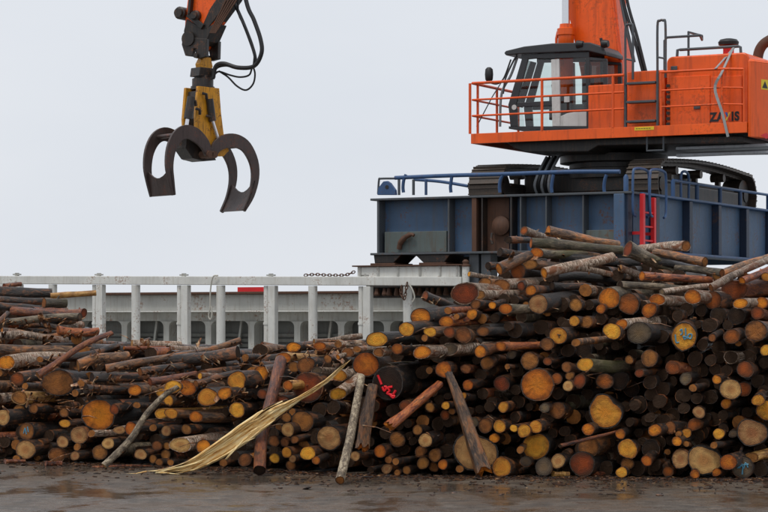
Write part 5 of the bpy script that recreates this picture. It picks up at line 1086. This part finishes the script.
# poles leaning on the face, foot on the ground
def gdist(y): return CAMH * F / (y - HY)
def lean(pts, dia, e, bk, label, seed, name='leaning_log', shape=None):
    """pts from foot to top, photo positions; the foot stands on the ground, the top touches the face"""
    P = []
    zf = 0.05; y0 = pts[0][1]; d0 = (CAMH - zf) * F / (y0 - HY); d1 = front(*pts[-1]) - 0.22
    Lp = abs(pts[-1][1] - y0) + abs(pts[-1][0] - pts[0][0])
    for x, y in pts:
        t = (abs(y - y0) + abs(x - pts[0][0])) / Lp; P.append(PX(x, y, d0 + (d1 - d0) * t))
    P = catmull(P, 5); org = P[0].copy(); V = []; Fc = []; seg = 14; rn = random.Random(seed); nx = None
    d = (P[-1] - P[0]).normalized(); mw = frame_at(org, d); inv = mw.inverted()
    Q = [inv @ p for p in P]; s1 = rn.uniform(0, 6)
    for i, q in enumerate(Q):
        t = i / (len(Q) - 1); r = (dia[0] + (dia[1] - dia[0]) * t) / 2 / F * P[i].y
        for k in range(seg):
            a = 2 * math.pi * k / seg; rr = r * (1 + 0.09 * nz(a, s1 + 2 * t) + rn.uniform(-.03, .03))
            if shape: rr *= shape(a)
            V.append((q.x + rr * math.cos(a), q.y + rr * math.sin(a), q.z + (rn.uniform(-.5, .5) * r if i in (0, len(Q) - 1) and shape else 0)))
    for i in range(len(Q) - 1):
        for k in range(seg): a, b2 = i * seg + k, i * seg + (k + 1) % seg; Fc.append((a, a + seg, b2 + seg, b2))
    Fc.append(tuple((len(Q) - 1) * seg + k for k in range(seg)))
    zmin = min((mw @ Vector(v)).z for v in V)
    if zmin < 0.004: mw = Matrix.Translation((0, 0, 0.004 - zmin)) @ mw
    me = bpy.data.meshes.new(name); me.from_pydata(V, [], Fc); me.materials.append(BARK[bk] if bk in BARK else M[bk])
    bm = bmesh.new(); bm.from_mesh(me); bmesh.ops.recalc_face_normals(bm, faces=bm.faces); bm.to_mesh(me); bm.free()
    me.polygons.foreach_set('use_smooth', [True] * len(me.polygons)); me.set_sharp_from_angle(angle=math.radians(50))
    o = bpy.data.objects.new(name, me); C.objects.link(o); o.matrix_world = mw; tag(o, label, 'log')
    vs, fs, rim = end_mesh(V, seg, 0, seed); m2 = bpy.data.meshes.new('sawn_end'); m2.from_pydata([tuple(v) for v in vs], [], fs); m2.materials.append(END[e])
    at = m2.attributes.new('rim', 'FLOAT', 'POINT'); at.data.foreach_set('value', rim)
    s = bpy.data.objects.new('sawn_end', m2); C.objects.link(s); s.parent = o
    off = len(BVS); BVS.extend([mw @ Vector(v) for v in V]); BFS.extend([tuple(i + off for i in f) for f in Fc])
    return o
split = lambda a: 1.0 - 0.35 * max(0, math.cos(a - 2.2)) + 0.12 * math.cos(4 * a)
lean([(259.5, 472.5), (262, 440), (272, 398), (281, 362)], (13, 12), 'd', 'p', 'wet red-barked pole leaning on the heap behind the splintered trunk', 2001)
lean([(340, 481), (349, 444), (355, 412), (361.5, 377)], (10, 7.5), 'b', 'l', 'grey lichen-spotted pole leaning below the big orange log end', 2002)
lean([(104, 466), (130, 440), (146, 415), (164, 396), (178, 387)], (7.5, 5.5), 't', 'l', 'crooked grey-brown branch leaning on the low heap', 2003)
lean([(485, 475), (474, 445), (460, 405), (449, 378)], (21, 9), 'o', 'n', 'split pole with a flared foot leaning before the wide pale log end', 2004, shape=split)
def hang(pts, dia, e, bk, label, seed, off, shape=None):
    x0, y0 = pts[0]; P = [PX(x, y, front(x, y) + o_) for (x, y), o_ in zip(pts, off)]; d = P[-1] - P[0]
    make_log(P[0], d, d.length, dia / 2 / F * P[0].y, e, bk, seed, label, None, far=True, bend=0.015, taper=0.8, shape=shape, ragged=0.5, lob=0.12)
hang([(362, 447), (373, 386)], 14, 'o', 'n', 'split brown slab hanging before the heap beside the grey leaning pole', 2010, (-.30, -.1), split)
hang([(389, 426), (440, 384)], 11, 'o', 'p', 'red-barked log with a splintered foot slanting down from the heap', 2011, (-.42, .1))

# the splintered trunk: pale torn fibres on a strip of bark
root = [(138, 472.5), (165, 471.5), (192, 465), (218, 451), (243, 434), (272, 413.5), (298, 399), (326, 381), (350, 359)]
D0, D1 = gdist(474), front(350, 359) - 0.30
RP = [PX(x, y, D0 + (D1 - D0) * (i / 8) ** 1.0 - 0.25 * math.sin(math.pi * i / 8)) for i, (x, y) in enumerate(root)]
RP[0].z = max(RP[0].z, 0.03); RP[1].z = max(RP[1].z, 0.04)
cen = catmull(RP, 6); K = len(cen); wid = np.interp(np.linspace(0, 8, K), range(9), [0.8, 2.6, 6.0, 8.5, 9.5, 8.5, 3.8, 3.2, 2.2]) / F * 29
mb = MB(); rn = random.Random(5)
# long flat staves side by side, each stepping in depth and ending in a torn point at its own place
NS = 13; edges = [-1.0] + sorted(rn.uniform(-0.95, 0.95) for _ in range(NS - 1)) + [1.0]
for j in range(NS):
    u0, u1 = edges[j] - 0.02, edges[j + 1] + 0.02; um = abs((u0 + u1) / 2); dep = rn.uniform(-0.035, 0.03)
    i0 = rn.randint(0, 5) if um < 0.5 else rn.randint(3, 12); i1 = K - 1 - (rn.randint(0, 6) if um < 0.55 else rn.randint(16, 20)); vs, fs = [], []
    for i in range(i0, i1 + 1):
        t = (cen[min(i + 1, K - 1)] - cen[max(i - 1, 0)]).normalized(); s = t.cross(Vector((0, 1, 0))).normalized(); q = (i - i0) / (i1 - i0)
        sh_ = min(1, 7 * q + 0.04) * min(1, 14 * (1 - q) + 0.25); m_ = (u0 + u1) / 2; a0, a1 = m_ + (u0 - m_) * sh_, m_ + (u1 - m_) * sh_
        th = 0.05 * sh_ + 0.004; w_ = rn.uniform(-0.006, 0.006); rdg = rn.uniform(-0.012, 0.004)
        for aa, dd in ((a0, dep + 0.006), ((a0 * 2 + a1) / 3, dep + rdg), ((a0 + 2 * a1) / 3, dep - rdg * 0.5 - 0.004), (a1, dep + 0.008), (a1, dep + th), (a0, dep + th)):
            p = cen[i] + s * (aa * wid[i] + w_ * 0.4) + Vector((0, dd, 0)); vs.append(p)
    nR = i1 - i0 + 1
    for i in range(nR - 1):
        for k in range(6): fs.append((i * 6 + k, i * 6 + (k + 1) % 6, i * 6 + 6 + (k + 1) % 6, i * 6 + 6 + k))
    fs += [tuple(range(6)), tuple(range((nR - 1) * 6, nR * 6))[::-1]]; mb.add(vs, fs)
for j in range(16):                                          # loose slivers standing off the tear
    i = rn.choice([rn.randint(2, 12), rn.randint(22, 34)]); t = (cen[i + 1] - cen[i - 1]).normalized(); s = t.cross(Vector((0, 1, 0))).normalized()
    p = cen[i] + s * rn.uniform(-0.9, 0.9) * wid[i] + Vector((0, -0.02, 0)); Ls = rn.uniform(0.12, 0.4); dv = (t * rn.choice([-1, 1]) + s * rn.uniform(-0.25, 0.25) + Vector((0, -0.12, 0))).normalized()
    mb.tube([p, p + dv * Ls * 0.5, p + dv * Ls], [0.010, 0.008, 0.0015], 4)
for v in range(len(mb.v)):
    x, y, z = mb.v[v]; mb.v[v] = (x, y, max(z, 0.006))
spl = mb.build('splintered_trunk', 'splinter'); tag(spl, 'pale yellow splintered trunk torn lengthwise, leaning from the ground to the heap', 'broken trunk')
mb = MB(); vs, fs = [], []
for i in range(4, K - 14):
    t = (cen[i + 1] - cen[i - 1]).normalized(); s = t.cross(Vector((0, 1, 0))).normalized(); c = cen[i] + Vector((0, 0.085, 0))
    for k in range(7):
        a = math.pi * k / 6; p = c + s * (-math.cos(a) * wid[i] * 1.02) + Vector((0, math.sin(a) * wid[i] * 0.7, 0)); vs.append((p.x, p.y, max(p.z, 0.008)))
for i in range(len(vs) // 7 - 1):
    for k in range(6): fs.append((i * 7 + k, i * 7 + k + 1, i * 7 + k + 8, i * 7 + k + 7))
mb.add(vs, fs); sh = mb.build('bark_shell', BARK['n'], spl, smooth=50); so = sh.modifiers.new('thick', 'SOLIDIFY'); so.thickness = 0.012

# ------------------------------------------------------------------ the mass of logs deeper in the heaps
core = MB(); placed = []; MATS = ['k', 'd', 'n', 'b', 'g', 'p']
rn = random.Random(11)
for o, d, L, ya, i in rest:
    V, Fc, sg, rg = log_mesh(L, o['r'], o['r'] * 0.85, 100 + i, 0.015, math.tan(ya) * 0.5, 0.08, 14, 8)
    mw = frame_at(Vector((o['X'], o['D'], o['Z'])), d); W3 = [mw @ Vector(v) for v in V]
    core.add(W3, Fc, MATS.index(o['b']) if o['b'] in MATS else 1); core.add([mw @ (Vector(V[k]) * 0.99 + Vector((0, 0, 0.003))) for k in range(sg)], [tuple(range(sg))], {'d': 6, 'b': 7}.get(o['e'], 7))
    off = len(BVS); BVS.extend(W3); BFS.extend([tuple(q + off for q in f) for f in Fc])
for layer, (r0, r1, rec, cnt) in enumerate(((0.05, 0.10, 0.55, 420), (0.07, 0.13, 1.1, 420), (0.09, 0.15, 1.9, 300))):
    pl = []
    tries = 0
    while len(pl) < cnt and tries < 9000:
        tries += 1
        x = rn.uniform(-50, 850); ty = top_y(x); by = base_y(x); y = rn.uniform(ty, by - 3); D = front(x, y) + rec + rn.uniform(-0.2, 0.25); r = rn.uniform(r0, r1)
        rp = r * F / D
        if y - rp < ty - 1: continue
        if any((x - a) ** 2 + (y - b2) ** 2 < ((rp + c2) * 0.9) ** 2 for a, b2, c2 in pl): continue
        p = PX(x, y, D)
        if p.z < r + 0.01: continue
        pl.append((x, y, rp)); ya = math.radians((42 if x < 330 else 20) + rn.uniform(-10, 10)); L = rn.uniform(1.8, 2.8)
        dd = Vector((math.sin(ya), math.cos(ya), rn.uniform(-0.015, 0.02))).normalized()
        L = trim(p, dd, L, r, 0.2)
        if L < 0.3: continue
        V, Fc, sg, rg = log_mesh(L, r, r * 0.85, rn.randint(0, 9999), 0.01, math.tan(ya) * 0.4, 0.05, 9, 4)
        mw = frame_at(p, dd); W3 = [mw @ Vector(v) for v in V]; mi = rn.choice([0, 0, 0, 1, 1, 1, 2, 2, 3, 4, 5])
        core.add(W3, Fc, mi); core.add(W3[:sg], [tuple(range(sg))], 6 if rn.random() < 0.92 else 7)  # most ends get the near-black tone, shade painted deep in the heap
        off = len(BVS); BVS.extend(W3); BFS.extend([tuple(i + off for i in f) for f in Fc])
co = core.build('log_mass', None, mats=[BARK[k] for k in MATS] + [END['d'], END['b']], smooth=50)
tag(co, 'countless logs packed deeper inside both heaps', 'logs', kind='stuff')

# ------------------------------------------------------------------ bark litter on the heaps and on the ground
bvh = BVHTree.FromPolygons(BVS, BFS)
def flake(mb, p, nrm, L, w, h, ang):
    n_ = nrm.normalized(); t = n_.orthogonal().normalized(); t = Matrix.Rotation(ang, 3, n_) @ t; s = n_.cross(t)
    c = rn.uniform(-0.25, 0.25) * w; vs = []
    for z in (0.0, h):
        for a, b2 in ((-0.5, -0.35), (0.0, -0.5), (0.5, -0.2), (0.45, 0.3), (-0.1, 0.5), (-0.5, 0.3)):
            vs.append(p + t * (a * L) + s * (b2 * w) + n_ * (z + c * abs(a)))
    mb.add(vs, [(5, 4, 3, 2, 1, 0), (6, 7, 8, 9, 10, 11)] + [(i, (i + 1) % 6, (i + 1) % 6 + 6, i + 6) for i in range(6)])
mb = MB()
for _ in range(9000):
    x = rn.uniform(-40, 560) if rn.random() < 0.7 else rn.uniform(420, 800); D = front(x, 360) + rn.uniform(-0.2, 4.2 if x < 350 else 2.6); q = PX(x, 300, D)
    hit = bvh.ray_cast(Vector((q.x, q.y, 4.5)), Vector((0, 0, -1)))
    if hit[0] is None or hit[1].z < 0.25 or hit[0].z < 0.3: continue
    L = rn.uniform(0.05, 0.26) * (1.9 if rn.random() < 0.2 else 1)
    flake(mb, hit[0] + Vector((0, 0, 0.004)), (hit[1] + Vector((rn.uniform(-.5, .5), rn.uniform(-.5, .5), 0))), L, L * rn.uniform(0.12, 0.4), rn.uniform(0.004, 0.012), rn.uniform(0, 6.28))
for _ in range(6400):
    lft = rn.random() < 0.6; x, y = (rn.uniform(-10, 345), rn.uniform(285, 400)) if lft else (rn.uniform(-10, 778), rn.uniform(240, 470)); tgt = PX(x, y, 30); o_ = Vector((rn.uniform(-2, 2), 0, 6.0)); dr = (tgt - o_).normalized()
    hit = bvh.ray_cast(o_ + dr * 15, dr)
    if hit[0] is None or hit[1].z < 0.35: continue
    L = rn.uniform(0.03, 0.16) * (1.7 if lft else 1)
    flake(mb, hit[0] + hit[1] * 0.003, hit[1] + Vector((rn.uniform(-.7, .7), rn.uniform(-.7, .2), 0)), L, L * rn.uniform(0.08, 0.35), rn.uniform(0.003, 0.010), rn.uniform(0, 6.28))
for _ in range(50):                                          # twigs poking out
    x, y = rn.uniform(-10, 778), rn.uniform(285, 460); tgt = PX(x, y, 30); o_ = Vector((0, 0, 3.0)); dr = (tgt - o_).normalized(); hit = bvh.ray_cast(o_ + dr * 15, dr)
    if hit[0] is None: continue
    dv = Vector((rn.uniform(-1, 1), rn.uniform(-0.6, 0.2), rn.uniform(-0.3, 0.5))).normalized(); L = rn.uniform(0.15, 0.55); p = hit[0]
    mb.tube([p, p + dv * L * 0.5 + Vector((0, 0, 0.02)), p + dv * L], [0.009, 0.007, 0.003], 5)
tag(mb.build('bark_litter', 'litter'), 'scraps of bark and splinters strewn over the logs', 'bark', kind='stuff')
mb = MB()
for _ in range(3200):
    x = rn.uniform(-40, 810); D = gdist(base_y(x)) + min(rn.gauss(0.15, 0.2), 0.5) - (rn.random() ** 9) * 3.0
    q = PX(x, 300, D); L = rn.uniform(0.015, 0.09) * (2.4 if rn.random() < 0.06 else 1)
    flake(mb, Vector((q.x, q.y, 0.003)), Vector((rn.uniform(-.25, .25), rn.uniform(-.25, .25), 1)), L, L * rn.uniform(0.15, 0.6), rn.uniform(0.004, 0.014), rn.uniform(0, 6.28))
tag(mb.build('bark_litter', 'ground_litter'), 'scraps of bark littering the wet ground at the foot of the heaps', 'bark', kind='stuff')
# sticks and chunks of torn wood one can tell apart
for i, (x, y, L, mt, lab) in enumerate(((588, 476, 0.30, 'o', 'torn orange wood chunk on the ground before the heap'), (553, 477, 0.22, 'y', 'flat yellow wood chip on the ground before the heap'), (46, 466, 0.22, 'o', 'orange wood chunk on the ground before the low heap'), (5, 464, 0.28, 'o', 'orange wood block on the ground at the low heap'), (92, 468, 0.8, 'r', 'thin reddish stick lying on the ground near the low heap'))):
    D = gdist(y + 0.5); p = PX(x, y, D); r = 0.035 if L < 0.5 else 0.012; p.z = r + 0.006
    V, Fc, sg, rg = log_mesh(L, r, r * 0.7, 300 + i, 0.02, 0.4, 0.25, 8, 4); mw = frame_at(p, Vector((0.95, 0.25, 0.0)))
    mb = MB(); mb.add([mw @ Vector(v) for v in V], Fc + [tuple(range(sg)), tuple(range(rg * sg, rg * sg + sg))]); mb.v = [(a, b2, max(c2, 0.003)) for a, b2, c2 in mb.v]
    tag(mb.build('wood_chunk', BARK['p' if mt != 'y' else 'y']), lab, 'wood chunk')
print('LOGS', NLOG, 'TRIS core', len(core.f))
